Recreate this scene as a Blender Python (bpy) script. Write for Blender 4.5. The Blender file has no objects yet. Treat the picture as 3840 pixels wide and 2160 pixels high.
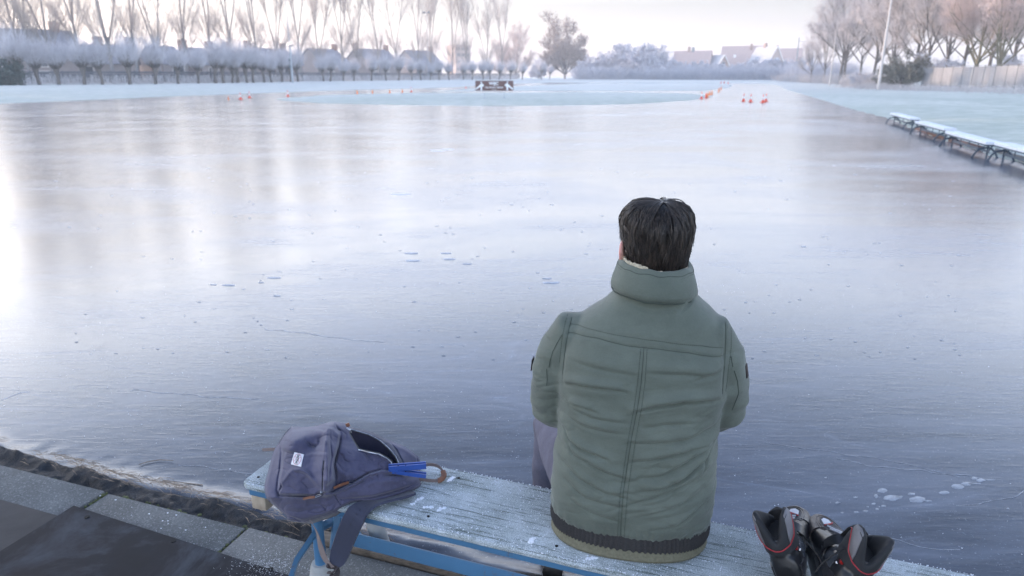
import bpy, bmesh, math, random
import numpy as np
from mathutils import Vector, Matrix, noise as mnoise
from mathutils.bvhtree import BVHTree
R = math.radians
scene = bpy.context.scene
COL = scene.collection
rng = random.Random(7)

# ------------------------------------------------------------------ camera
PW, PH, FPX = 3840.0, 2160.0, 2600.0          # photo size and focal length in photo pixels
CAMH = 1.65
PITCH = math.atan(797.0 / FPX)
cP, sP = math.cos(PITCH), math.sin(PITCH)
def ray(px, py):
    x = (px - PW / 2) / FPX; y = -(py - PH / 2) / FPX
    return Vector((x, cP + y * sP, -sP + y * cP))
def at(px, py, z):                            # point of the place seen at a photo pixel, at height z
    d = ray(px, py); t = (z - CAMH) / d.z
    return Vector((0, 0, CAMH)) + d * t
def at_depth(px, py, Y):
    d = ray(px, py); return Vector((0, 0, CAMH)) + d * (Y / d.y)
cam = bpy.data.cameras.new("camera"); co = bpy.data.objects.new("camera", cam); COL.objects.link(co)
co.location = (0, 0, CAMH); co.rotation_euler = (R(90) - PITCH, 0, 0)
cam.sensor_width = 36; cam.lens = 36 * FPX / PW
cam.clip_start = 0.05; cam.clip_end = 9000
cam.dof.use_dof = True; cam.dof.focus_distance = 1.72; cam.dof.aperture_fstop = 5.0
scene.camera = co

# ------------------------------------------------------------------ helpers
class MB:
    """collects shapes and links them as ONE mesh object"""
    def __init__(s): s.v = []; s.f = []; s.m = []; s.cur = 0
    def add(s, vs, fs):
        o = len(s.v); s.v += [tuple(p) for p in vs]
        for f in fs: s.f.append(tuple(i + o for i in f)); s.m.append(s.cur)
        return s
    def box(s, c, d, M=None, bev=0.0):
        hx, hy, hz = d[0] / 2, d[1] / 2, d[2] / 2
        if bev <= 0:
            vs = [Vector((x, y, z)) for x in (-hx, hx) for y in (-hy, hy) for z in (-hz, hz)]
            fs = [(0, 1, 3, 2), (4, 6, 7, 5), (0, 4, 5, 1), (2, 3, 7, 6), (0, 2, 6, 4), (1, 5, 7, 3)]
        else:
            bm = bmesh.new(); bmesh.ops.create_cube(bm, size=1)
            for v in bm.verts: v.co = Vector((v.co.x * d[0], v.co.y * d[1], v.co.z * d[2]))
            bmesh.ops.bevel(bm, geom=bm.edges[:], offset=bev, segments=2, affect='EDGES', profile=.5)
            vs = [v.co.copy() for v in bm.verts]; bm.verts.index_update()
            fs = [[v.index for v in f.verts] for f in bm.faces]; bm.free()
        if M is not None: vs = [M @ v for v in vs]
        c = Vector(c); return s.add([v + c for v in vs], fs)
    def tube(s, pts, rad, n=8, cap=True, flat=1.0, up=None):
        pts = [Vector(p) for p in pts]; k = len(pts)
        if not hasattr(rad, '__len__'): rad = [rad] * k
        vs = []; fs = []; ref = None
        for i, p in enumerate(pts):
            t = (pts[min(i + 1, k - 1)] - pts[max(i - 1, 0)])
            if t.length < 1e-9: t = Vector((0, 0, 1))
            t.normalize()
            if ref is None:
                ref = Vector(up) if up else (Vector((0, 0, 1)) if abs(t.z) < .9 else Vector((1, 0, 0)))
            a = t.cross(ref)
            if a.length < 1e-6: a = t.cross(Vector((1, 0, .3)))
            a.normalize(); b = a.cross(t).normalized(); ref = b
            for j in range(n):
                w = 2 * math.pi * j / n
                vs.append(p + a * (math.cos(w) * rad[i]) + b * (math.sin(w) * rad[i] * flat))
        for i in range(k - 1):
            for j in range(n):
                j2 = (j + 1) % n
                fs.append((i * n + j, i * n + j2, (i + 1) * n + j2, (i + 1) * n + j))
        if cap:
            fs.append(tuple(range(n - 1, -1, -1))); fs.append(tuple((k - 1) * n + j for j in range(n)))
        return s.add(vs, fs)
    def ribbon(s, pts, width, thick, side=None):
        """strap along pts; side = across direction (one or per point)"""
        pts = [Vector(p) for p in pts]; k = len(pts); vs = []; fs = []
        for i, p in enumerate(pts):
            t = (pts[min(i + 1, k - 1)] - pts[max(i - 1, 0)]).normalized()
            sd = Vector(side[i] if isinstance(side, list) else side); sd = (sd - t * sd.dot(t)).normalized()
            nn = t.cross(sd).normalized(); w = width[i] if hasattr(width, '__len__') else width
            for (a, b) in ((-1, -.6), (-.92, 1), (.92, 1), (1, -.6)):
                vs.append(p + sd * (a * w / 2) + nn * (b * thick / 2))
        for i in range(k - 1):
            for j in range(4):
                j2 = (j + 1) % 4; fs.append((i * 4 + j, i * 4 + j2, i * 4 + 4 + j2, i * 4 + 4 + j))
        fs.append((3, 2, 1, 0)); fs.append(tuple((k - 1) * 4 + j for j in range(4)))
        return s.add(vs, fs)
    def loft(s, rings, cap=True, closed=True):
        n = len(rings[0]); vs = [p for r in rings for p in r]; fs = []
        for i in range(len(rings) - 1):
            for j in range(n if closed else n - 1):
                j2 = (j + 1) % n; fs.append((i * n + j, i * n + j2, (i + 1) * n + j2, (i + 1) * n + j))
        if cap: fs.append(tuple(range(n - 1, -1, -1))); fs.append(tuple((len(rings) - 1) * n + j for j in range(n)))
        return s.add(vs, fs)
    def ball(s, c, rx, ry=None, rz=None, nu=14, nv=9, M=None):
        ry = ry or rx; rz = rz or rx; vs = [Vector((0, 0, -rz))]; fs = []
        for i in range(1, nv):
            a = math.pi * i / nv - math.pi / 2
            for j in range(nu):
                b = 2 * math.pi * j / nu
                vs.append(Vector((rx * math.cos(a) * math.cos(b), ry * math.cos(a) * math.sin(b), rz * math.sin(a))))
        vs.append(Vector((0, 0, rz)))
        for j in range(nu): fs.append((0, 1 + (j + 1) % nu, 1 + j))
        for i in range(nv - 2):
            for j in range(nu):
                a = 1 + i * nu; fs.append((a + j, a + (j + 1) % nu, a + nu + (j + 1) % nu, a + nu + j))
        t = len(vs) - 1; a = 1 + (nv - 2) * nu
        for j in range(nu): fs.append((a + j, a + (j + 1) % nu, t))
        if M is not None: vs = [M @ v for v in vs]
        c = Vector(c); return s.add([v + c for v in vs], fs)
    def prism(s, poly, y0, y1, fn=lambda x, y, z: Vector((x, y, z))):
        """polygon in x,z extruded from y0 to y1"""
        n = len(poly); vs = [fn(x, y0, z) for x, z in poly] + [fn(x, y1, z) for x, z in poly]
        fs = [tuple(range(n)), tuple(range(2 * n - 1, n - 1, -1))]
        for j in range(n): j2 = (j + 1) % n; fs.append((j, n + j, n + j2, j2))
        return s.add(vs, fs)
    def move(s, M): s.v = [tuple(M @ Vector(p)) for p in s.v]; return s
    def mesh(s, name, mats, smooth=True, angle=40):
        me = bpy.data.meshes.new(name); me.from_pydata(s.v, [], s.f)
        if not isinstance(mats, (list, tuple)): mats = [mats]
        for m in mats: me.materials.append(m)
        if len(mats) > 1: me.polygons.foreach_set("material_index", s.m)
        finish(me, smooth, angle); return me
    def build(s, name, mats, parent=None, smooth=True, angle=40):
        return link(name, s.mesh(name, mats, smooth, angle), parent)
def finish(me, smooth=True, angle=40, fixn=True):
    if fixn and len(me.polygons) < 60000:
        bm = bmesh.new(); bm.from_mesh(me); bmesh.ops.recalc_face_normals(bm, faces=bm.faces[:]); bm.to_mesh(me); bm.free()
    if smooth:
        me.polygons.foreach_set("use_smooth", [True] * len(me.polygons))
        if angle < 180: me.set_sharp_from_angle(angle=R(angle))
    me.update()
def link(name, me, parent=None):
    o = bpy.data.objects.new(name, me); COL.objects.link(o)
    if parent is not None: o.parent = parent
    return o
def tag(o, label=None, cat=None, group=None, kind=None):
    for k, v in (("label", label), ("category", cat), ("group", group), ("kind", kind)):
        if v: o[k] = v
    return o
def thing(name, label, cat, loc=(0, 0, 0), rz=0.0, group=None):
    o = bpy.data.objects.new(name, None); COL.objects.link(o); o.empty_display_size = .1
    o.location = loc; o.rotation_euler = (0, 0, rz); return tag(o, label, cat, group)
KIDS = {}
def copy_tree(o, label=None, parent=None):
    c = o.copy(); COL.objects.link(c)
    if parent is not None: c.parent = parent
    if label: c["label"] = label
    for ch in list(o.children): copy_tree(ch, None, c)
    return c
def evaluated_mesh(o):
    dg = bpy.context.evaluated_depsgraph_get(); dg.update()
    return bpy.data.meshes.new_from_object(o.evaluated_get(dg))
def voxel(mb, size):
    me = mb.mesh("tmp", []if False else [None], smooth=False) if False else None
    me = bpy.data.meshes.new("tmp"); me.from_pydata(mb.v, [], mb.f)
    bm = bmesh.new(); bm.from_mesh(me); bmesh.ops.recalc_face_normals(bm, faces=bm.faces[:]); bm.to_mesh(me); bm.free()
    o = link("tmp", me); md = o.modifiers.new("r", 'REMESH'); md.mode = 'VOXEL'; md.voxel_size = size
    m2 = evaluated_mesh(o); bpy.data.objects.remove(o); return m2
def coords(me):
    a = np.empty(len(me.vertices) * 3, np.float32); me.vertices.foreach_get("co", a); return a.reshape(-1, 3).astype(float)
def set_coords(me, a): me.vertices.foreach_set("co", a.astype(np.float32).ravel()); me.update()
def normals(me):
    a = np.empty(len(me.vertices) * 3, np.float32); me.vertices.foreach_get("normal", a); return a.reshape(-1, 3).astype(float)
def edges(me):
    e = np.empty(len(me.edges) * 2, np.int32); me.edges.foreach_get("vertices", e); return e.reshape(-1, 2)
def relax(me, it, lam=.5):
    a = coords(me); e = edges(me); n = len(a)
    deg = np.bincount(e.ravel(), minlength=n).astype(float)[:, None]; deg[deg == 0] = 1
    for _ in range(it):
        sm = np.zeros_like(a)
        for c in range(3):
            sm[:, c] = np.bincount(e[:, 0], a[e[:, 1], c], n) + np.bincount(e[:, 1], a[e[:, 0], c], n)
        a += lam * (sm / deg - a)
    set_coords(me, a)
def seg_dist(P, poly):
    """distance of 2D points to a polyline, signed by side, and the parameter along it (0..1)"""
    poly = np.array(poly, float); best = np.full(len(P), 1e9); sd = np.zeros(len(P)); par = np.zeros(len(P))
    L = np.linalg.norm(np.diff(poly, axis=0), axis=1); cum = np.concatenate([[0], np.cumsum(L)]); tot = cum[-1]
    for i in range(len(poly) - 1):
        a, b = poly[i], poly[i + 1]; d = b - a; t = np.clip(((P - a) @ d) / max(d @ d, 1e-12), 0, 1)
        q = P - (a + t[:, None] * d); dist = np.hypot(q[:, 0], q[:, 1]); m = dist < best
        sg = np.sign(d[0] * q[:, 1] - d[1] * q[:, 0]); best[m] = dist[m]; sd[m] = (sg * dist)[m]
        par[m] = ((cum[i] + t * L[i]) / tot)[m]
    return best, sd, par
def inside(P, poly):
    poly = np.array(poly, float); r = np.zeros(len(P), bool); n = len(poly)
    for i in range(n):
        (x0, y0), (x1, y1) = poly[i], poly[(i + 1) % n]
        c = ((y0 > P[:, 1]) != (y1 > P[:, 1])) & (P[:, 0] < (x1 - x0) * (P[:, 1] - y0) / (y1 - y0 + 1e-12) + x0); r ^= c
    return r
def sstep(a, b, x):
    t = np.clip((x - a) / (b - a), 0, 1); return t * t * (3 - 2 * t)
def chaikin(pts, it=2):
    pts = [Vector(p) for p in pts]
    for _ in range(it):
        q = [pts[0]]
        for a, b in zip(pts, pts[1:]): q += [a * .75 + b * .25, a * .25 + b * .75]
        pts = q + [pts[-1]]
    return pts

# ------------------------------------------------------------------ materials
class N:
    def __init__(s, name):
        s.mat = bpy.data.materials.new(name); s.mat.use_nodes = True; s.nt = s.mat.node_tree
        s.b = s.nt.nodes["Principled BSDF"]; s.tc = s.nt.nodes.new("ShaderNodeTexCoord")
    def n(s, t, **kw):
        x = s.nt.nodes.new(t)
        for k, v in kw.items(): setattr(x, k, v)
        return x
    def l(s, a, b): s.nt.links.new(a, b)
    def mapv(s, scale=(1, 1, 1), rot=(0, 0, 0), loc=(0, 0, 0)):
        m = s.n("ShaderNodeMapping"); m.inputs["Scale"].default_value = scale; m.inputs["Rotation"].default_value = rot
        m.inputs["Location"].default_value = loc; s.l(s.tc.outputs["Object"], m.inputs["Vector"]); return m.outputs[0]
    def noise(s, vec, scale, detail=4, rough=.6, dist=0):
        x = s.n("ShaderNodeTexNoise"); x.inputs["Scale"].default_value = scale; x.inputs["Detail"].default_value = detail
        x.inputs["Roughness"].default_value = rough; x.inputs["Distortion"].default_value = dist
        s.l(vec, x.inputs["Vector"]); return x.outputs["Fac"]
    def ramp(s, fac, stops):
        x = s.n("ShaderNodeValToRGB"); e = x.color_ramp.elements
        while len(e) < len(stops): e.new(.5)
        for i, (p, c) in enumerate(stops):
            e[i].position = p; e[i].color = (*c, 1) if hasattr(c, '__len__') else (c, c, c, 1)
        s.l(fac, x.inputs[0]); return x.outputs[0]
    def mix(s, fac, a, b):
        x = s.n("ShaderNodeMix", data_type='RGBA')
        for sock, v in ((x.inputs[0], fac), (x.inputs[6], a), (x.inputs[7], b)):
            if hasattr(v, 'is_linked'): s.l(v, sock)
            elif hasattr(v, '__len__'): sock.default_value = (*v, 1)
            else: sock.default_value = v
        return x.outputs[2]
    def math(s, op, a, b=None, clamp=False):
        x = s.n("ShaderNodeMath", operation=op, use_clamp=clamp)
        for sock, v in zip(x.inputs, (a, b)):
            if v is None: continue
            if hasattr(v, 'is_linked'): s.l(v, sock)
            else: sock.default_value = v
        return x.outputs[0]
    def bump(s, h, strength=.3, dist=.01, prev=None):
        x = s.n("ShaderNodeBump"); x.inputs["Strength"].default_value = strength; x.inputs["Distance"].default_value = dist
        s.l(h, x.inputs["Height"])
        if prev is not None: s.l(prev, x.inputs["Normal"])
        s.l(x.outputs[0], s.b.inputs["Normal"]); return x.outputs[0]
    def set(s, **kw):
        for k, v in kw.items():
            i = s.b.inputs[k.replace("_", " ")]
            if hasattr(v, 'is_linked'): s.l(v, i)
            elif hasattr(v, '__len__') and len(v) == 3: i.default_value = (*v, 1)
            else: i.default_value = v
        return s.mat
def simple(name, c1, c2=None, scale=8, rough=.7, bump=.15, bscale=40, bdist=.004, metal=0, stretch=(1, 1, 1), spec=.5, detail=5):
    m = N(name); v = m.mapv(stretch); c2 = c2 or tuple(x * .7 for x in c1)
    m.set(Base_Color=m.ramp(m.noise(v, scale, detail), [(.32, c2), (.68, c1)]), Roughness=rough, Metallic=metal)
    m.b.inputs["Specular IOR Level"].default_value = spec
    if bump: m.bump(m.noise(v, bscale, 4), bump, bdist)
    return m.mat

# ------------------------------------------------------------------ light, air, view
SUN_EL, SUN_AZ = R(2.8), R(-62)               # azimuth from +Y, minus = to the left of the view
w = bpy.data.worlds.new("World"); scene.world = w; w.use_nodes = True; nt = w.node_tree
bg = nt.nodes["Background"]; sky = nt.nodes.new("ShaderNodeTexSky"); sky.sky_type = 'NISHITA'; sky.sun_disc = False
sky.sun_elevation = SUN_EL; sky.sun_rotation = SUN_AZ; sky.air_density = 1.0; sky.dust_density = 1.2; sky.ozone_density = 2.0
hs = nt.nodes.new("ShaderNodeHueSaturation"); hs.inputs["Saturation"].default_value = SKY_SAT = .5
nt.links.new(sky.outputs[0], hs.inputs["Color"])
mxw = nt.nodes.new("ShaderNodeMix"); mxw.data_type = 'RGBA'; mxw.blend_type = 'MULTIPLY'; mxw.inputs[0].default_value = 1
mxw.inputs[7].default_value = (.235, .226, .218, 1); nt.links.new(hs.outputs[0], mxw.inputs[6])
tcw = nt.nodes.new("ShaderNodeTexCoord"); sxyz = nt.nodes.new("ShaderNodeSeparateXYZ"); nt.links.new(tcw.outputs["Generated"], sxyz.inputs[0])
veil = nt.nodes.new("ShaderNodeValToRGB"); el = veil.color_ramp.elements; el.new(.5); el.new(.5); el.new(.5); el.new(.5); el.new(.5); el.new(.5)      # thin high cloud, bluer overhead; unseen bright band added to brighten the ice
for e_, (p_, c_) in zip(el, ((0.0, (.05, .075, .075)), (.092, (.10, .135, .16)), (.14, (1.75, 1.78, 1.88)), (.20, (2.5, 2.6, 2.85)), (.28, (2.6, 2.88, 3.4)), (.38, (1.32, 1.68, 2.35)), (.50, (.36, .55, .98)), (1.0, (.11, .18, .37)))): e_.position = p_; e_.color = (*c_, 1)
nt.links.new(sxyz.outputs["Z"], veil.inputs[0])
addw = nt.nodes.new("ShaderNodeMix"); addw.data_type = 'RGBA'; addw.blend_type = 'ADD'; addw.inputs[0].default_value = 1
dotn = nt.nodes.new("ShaderNodeVectorMath"); dotn.operation = 'DOT_PRODUCT'; nt.links.new(tcw.outputs["Generated"], dotn.inputs[0]); dotn.inputs[1].default_value = (math.sin(SUN_AZ), math.cos(SUN_AZ), 0)
glow = nt.nodes.new("ShaderNodeMapRange"); glow.interpolation_type = 'SMOOTHSTEP'; glow.inputs[1].default_value = .35; glow.inputs[2].default_value = 1.0; nt.links.new(dotn.outputs["Value"], glow.inputs[0])
gcol = nt.nodes.new("ShaderNodeMix"); gcol.data_type = 'RGBA'; gcol.inputs[6].default_value = (1, 1, 1, 1); gcol.inputs[7].default_value = (1.75, 1.62, 1.45, 1); nt.links.new(glow.outputs[0], gcol.inputs[0])      # the cloud is brighter and warmer on the sun's side
gmul = nt.nodes.new("ShaderNodeMix"); gmul.data_type = 'RGBA'; gmul.blend_type = 'MULTIPLY'; gmul.inputs[0].default_value = 1; nt.links.new(veil.outputs[0], gmul.inputs[6]); nt.links.new(gcol.outputs[2], gmul.inputs[7])
nt.links.new(mxw.outputs[2], addw.inputs[6]); nt.links.new(gmul.outputs[2], addw.inputs[7]); nt.links.new(addw.outputs[2], bg.inputs[0]); bg.inputs[1].default_value = .15
sl = bpy.data.lights.new("sun", 'SUN'); so = bpy.data.objects.new("sun", sl); COL.objects.link(so)
sl.energy = 2.0; sl.angle = R(.6); sl.color = (1, .70, .50)
sd_ = Vector((math.sin(SUN_AZ) * math.cos(SUN_EL), math.cos(SUN_AZ) * math.cos(SUN_EL), math.sin(SUN_EL)))
so.rotation_euler = (-sd_).to_track_quat('-Z', 'Y').to_euler(); so.location = (0, 0, 40)
vs_ = scene.view_settings; scene.display_settings.display_device = 'sRGB'
vs_.view_transform = 'Standard'; vs_.look = 'None'; vs_.gamma = 1; vs_.use_curve_mapping = False; vs_.exposure = 2.95
# ------------------------------------------------------------------ ground, ice, near bank
RINK = [(-2.75, 2.99), (-1.1, 2.40), (3, .90), (9.5, -1.6), (9.3, 6), (9.86, 13.67), (10.35, 15.51), (11.43, 18.65), (12.72, 22.5),
        (14.94, 28.29), (17.08, 35.87), (20.43, 46.43), (24.86, 60.44), (34, 90), (46, 125), (53, 147), (50, 160), (44, 168), (16, 171),
        (8, 168), (0, 150), (-5.5, 122), (-8.4, 104), (-18.8, 86.4), (-24.7, 69.5), (-28, 58.9), (-29.7, 50), (-31.3, 43.8), (-33, 36), (-31, 22), (-22, 12)]
ISL1 = [(-17.3, 52), (-15.5, 48.8), (-11.8, 44.2), (-6.5, 41.8), (-1.8, 40.7), (2.75, 41), (7.7, 43.4), (12.6, 50), (14.5, 54), (17, 60),
        (17, 67.5), (9, 73.5), (-3, 70.6), (-10.8, 69.5), (-16.6, 62)]
ISL2 = [(-8.9, 76), (0, 80.5), (10, 79), (22, 82), (30, 100), (38.7, 126), (46.5, 158), (30, 159), (15.6, 152), (4.5, 126), (-4.4, 99)]
def ground_height(P):
    P = np.asarray(P, float); d0 = seg_dist(P, RINK + [RINK[0]])[0]; o = inside(P, RINK)
    d0 = np.where(o, -d0, d0)
    near = sstep(5, 26, np.hypot(P[:, 0], P[:, 1]))
    z = np.where(d0 > 0, .035 * sstep(0, .5, d0) + near * (.10 * sstep(.2, 3, d0) + .42 * sstep(2, 24, d0)), -.2 * sstep(0, .6, -d0))
    for I in (ISL1, ISL2):
        di = seg_dist(P, I + [I[0]])[0]; di = np.where(inside(P, I), di, -di)
        z = np.where(di > -.6, np.maximum(z, .05 * sstep(0, .6, di) - .2 * sstep(0, .6, -di)), z)
    return z
def gz(x, y): return float(ground_height(np.array([[x, y]]))[0])
def axis(lo, hi, step, far):
    a = list(np.arange(lo, hi + step / 2, step)); s = step
    while a[0] > -far: s *= 1.35; a.insert(0, a[0] - s)
    s = step
    while a[-1] < far: s *= 1.35; a.append(a[-1] + s)
    return np.array(a)
gx = axis(-90, 80, .6, 640); gy = np.concatenate([axis(-6, 40, .3, 640)[:-1]]); gy = gy[gy <= 40.2]
gy = np.concatenate([gy, np.arange(40.8, 180, .6), 180 + np.cumsum(.6 * 1.3 ** np.arange(1, 20))])
X, Y = np.meshgrid(gx, gy); G = np.stack([X.ravel(), Y.ravel()], 1); Z = ground_height(G)
und = np.array([mnoise.noise(Vector((x * .35, y * .35, 0))) for x, y in G])
Z = Z + np.where(Z > .02, .025 * und * np.clip(Z * 5, 0, 1), 0)
nx, ny = len(gx), len(gy); me = bpy.data.meshes.new("ground")
idx = np.arange(nx * ny).reshape(ny, nx)
F = np.stack([idx[:-1, :-1], idx[:-1, 1:], idx[1:, 1:], idx[1:, :-1]], -1).reshape(-1, 4)
me.from_pydata(np.column_stack([G, Z]).tolist(), [], F.tolist())
m = N("frosted_grass"); v = m.mapv(); v2 = m.mapv((1, .45, 1), (0, 0, R(-8)))
big = m.noise(v2, .09, 5); mid = m.noise(v, 1.3, 6, .7); fine = m.noise(v, 30, 3)
c = m.mix(m.ramp(big, [(.38, 0), (.62, 1)]), (.55, .59, .54), (.72, .735, .69))
c = m.mix(m.math('MULTIPLY', m.ramp(mid, [(.42, 1), (.62, 0)]), .42), c, (.24, .31, .24))
c = m.mix(m.math('MULTIPLY', m.ramp(fine, [(.4, 1), (.6, 0)]), .25), c, (.27, .34, .27))
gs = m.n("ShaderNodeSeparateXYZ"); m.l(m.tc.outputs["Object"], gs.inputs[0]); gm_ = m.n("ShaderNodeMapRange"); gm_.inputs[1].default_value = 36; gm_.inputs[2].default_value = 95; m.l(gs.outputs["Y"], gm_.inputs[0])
c = m.mix(m.math('MULTIPLY', gm_.outputs[0], m.ramp(mid, [(.36, .45), (.6, .95)])), c, (.74, .745, .71))       # whiter on the open field farther out
m.set(Base_Color=c, Roughness=.95); m.b.inputs["Specular IOR Level"].default_value = .2
m.bump(m.math('ADD', mid, m.math('MULTIPLY', fine, .35)), .6, .12); GRASS = m.mat
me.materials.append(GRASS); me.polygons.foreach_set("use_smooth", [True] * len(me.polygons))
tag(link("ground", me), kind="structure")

# ice: one sheet with a gentle relief near the bank
m = N("rink_ice"); v = m.mapv((.32, 1.3, 1), (0, 0, R(20))); vi = m.mapv((1, 1, 1), (0, 0, R(20))); vs2 = m.mapv((.12, 1.6, 1), (0, 0, R(14)))
cl = m.noise(v, .9, 7, .62, .3); cl2 = m.noise(v, 6, 7, .7, .4); sp = m.noise(vi, 85, 3, .7); sp2 = m.noise(v, 34, 5, .75); st = m.noise(vs2, 5, 7, .66)
frost = m.math('ADD', m.math('MULTIPLY', m.ramp(cl, [(.35, 0), (.72, 1)]), .5), m.math('MULTIPLY', m.ramp(cl2, [(.38, 0), (.75, 1)]), .55))
frost = m.math('ADD', frost, m.math('MULTIPLY', m.ramp(st, [(.45, 0), (.75, 1)]), .4))
swirl = m.noise(m.mapv((.5, 1, 1), (0, 0, R(12))), .30, 6, .6, 1.6)
def lines(vec, sc, w_): return m.ramp(m.math('ABSOLUTE', m.math('SUBTRACT', m.noise(vec, sc, 1, .4), .5)), [(0, 1), (w_, 0)])
ln = m.math('ADD', lines(m.mapv((.16, .9, 1), (0, 0, R(24))), 1.6, .006), lines(m.mapv((.22, 1.1, 1), (0, 0, R(-4))), 1.1, .004))
frost = m.math('ADD', frost, m.math('MULTIPLY', m.math('MULTIPLY', ln, m.ramp(cl2, [(.40, 0), (.6, 1)])), .55))
frost = m.math('ADD', m.math('MULTIPLY', frost, .40), m.math('MULTIPLY', m.ramp(swirl, [(.42, 0), (.64, 1)]), .46), True)
base = m.mix(frost, (.010, .013, .020), (.135, .165, .225))
spk = m.math('MULTIPLY', m.ramp(sp, [(.60, 0), (.72, 1)]), m.ramp(sp2, [(.42, 0), (.62, 1)]))
base = m.mix(m.math('MULTIPLY', spk, .9), base, (.36, .39, .44))
m.set(Base_Color=base, Roughness=m.math('ADD', .155, m.math('MULTIPLY', frost, .16)), IOR=1.47)
b1 = m.bump(m.noise(m.mapv((.55, 1.5, 1), (0, 0, R(20))), 16, 5, .6), .085, .008)
b2 = m.bump(m.ramp(m.noise(m.mapv((.22, 1.2, 1), (0, 0, R(20))), 26, 4, .6), [(.52, 0), (.66, 1)]), .08, .004, b1)
b3 = m.bump(m.noise(m.mapv((.35, 1, 1), (0, 0, R(6))), 2.2, 4, .5), .012, .05, b2)
ICE = m.mat
xs = np.concatenate([np.arange(-60, -4, 2.), np.arange(-4, 2.2, .03), np.arange(3, 66, 2.)])
ys = np.concatenate([np.arange(-4, .6, .5), np.arange(.7, 3.6, .03), np.arange(4, 182, 2.)])
X, Y = np.meshgrid(xs, ys); G = np.stack([X.ravel(), Y.ravel()], 1)
edge = [(-9, 5.27), (-2.36, 2.84), (-1.1, 2.40), (3, .90), (9.5, -1.48)]
d, sd, par = seg_dist(G, edge)
nz = np.array([mnoise.noise(Vector((x * 5, y * 5, 3))) for x, y in G]); nz2 = np.array([mnoise.noise(Vector((x * 17, y * 17, 9))) for x, y in G])
big = np.array([mnoise.noise(Vector((x * 1.7, y * 1.7, 5))) for x, y in G])
off = sd + .03 * nz
ridge = .026 * np.exp(-((off + .005 - .04 * big) / .055) ** 2) * (.75 + .8 * big) + .006 * nz2 * np.exp(-(off / .08) ** 2)
hump = .0010 * np.maximum(nz2, 0) * np.exp(-(sd / .7) ** 2)
Z = np.clip(ridge, -.004, 1) + hump
Z = np.where((G[:, 0] > -4) & (G[:, 0] < 2.1) & (G[:, 1] > .7) & (G[:, 1] < 3.55), Z, 0)
nx, ny = len(xs), len(ys); me = bpy.data.meshes.new("ice"); idx = np.arange(nx * ny).reshape(ny, nx)
F = np.stack([idx[:-1, :-1], idx[:-1, 1:], idx[1:, 1:], idx[1:, :-1]], -1).reshape(-1, 4)
me.from_pydata(np.column_stack([G, Z]).tolist(), [], F.tolist()); me.materials.append(ICE)
me.polygons.foreach_set("use_smooth", [True] * len(me.polygons)); tag(link("ice", me), kind="structure")

# bank line beside the camera, local frame x along the bank (to the right), y towards the ice
BA = math.atan2(-.514, 1.461)
B0 = Vector((-.995, 2.194, 0)); bx = Vector((math.cos(BA), math.sin(BA), 0)); by = Vector((-math.sin(BA), math.cos(BA), 0))
def bank(u, v_, z): return B0 + bx * u + by * v_ + Vector((0, 0, z))
CONC = N("paving_concrete"); v = CONC.mapv()
c = CONC.ramp(CONC.noise(v, 3.5, 7, .65), [(.3, (.068, .074, .074)), (.7, (.145, .152, .152))])
c = CONC.mix(CONC.math('MULTIPLY', CONC.ramp(CONC.noise(v, 160, 2), [(.56, 0), (.66, 1)]), .5), c, (.34, .35, .36))
c = CONC.mix(CONC.math('MULTIPLY', CONC.ramp(CONC.noise(v, 120, 2), [(.36, 1), (.44, 0)]), .5), c, (.05, .055, .05))
CONC.set(Base_Color=c, Roughness=.9); CONC.bump(CONC.noise(v, 130, 3), .5, .004); CONC = CONC.mat
joints = [-2.6, -1.62, -.664, .02, 1.0, 2.0]
slab_txt = ["concrete kerb slab at the far left edge of the bank", "concrete kerb slab left of the mossy joint, in front of the rubber mat corner",
            "concrete kerb slab sprinkled with ice chips beside the long edge of the rubber mat", "concrete kerb slab beneath the blue bench leg",
            "concrete kerb slab in the shade under the seated man"]
for i in range(5):
    mb = MB(); a, b = joints[i] + .007, joints[i + 1] - .007
    M = Matrix.Rotation(BA, 3, 'Z') @ Matrix.Rotation(R((-.6, .5, -.3, .7, 0)[i]), 3, 'X')
    mb.box(bank((a + b) / 2, -.15, .012 + (0, .004, -.002, .003, 0)[i]), (b - a, .30, .085), M, .006)
    tag(mb.build("concrete_slab", CONC), slab_txt[i], "paving slab", "concrete slabs along the edge of the ice")
MOSS = simple("moss", (.11, .13, .05), (.05, .06, .03), 60, .95, .6, 120, .01)
mb = MB()
for jx in joints[1:4]:
    for k in range(34):
        mb.ball(bank(jx + rng.gauss(0, .004), -rng.random() * .3, .045 + rng.random() * .008), rng.uniform(.003, .009), None, rng.uniform(.003, .007), 6, 4)
for k in range(420):
    mb.ball(bank(rng.uniform(-2.6, .6), .006 + rng.gauss(0, .006), .022 + rng.random() * .02), rng.uniform(.003, .011), None, rng.uniform(.003, .008), 6, 4)
tag(mb.build("moss", MOSS), "patchy moss in the slab joints and along the slab edge by the ice", "moss", None, "stuff")
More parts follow.
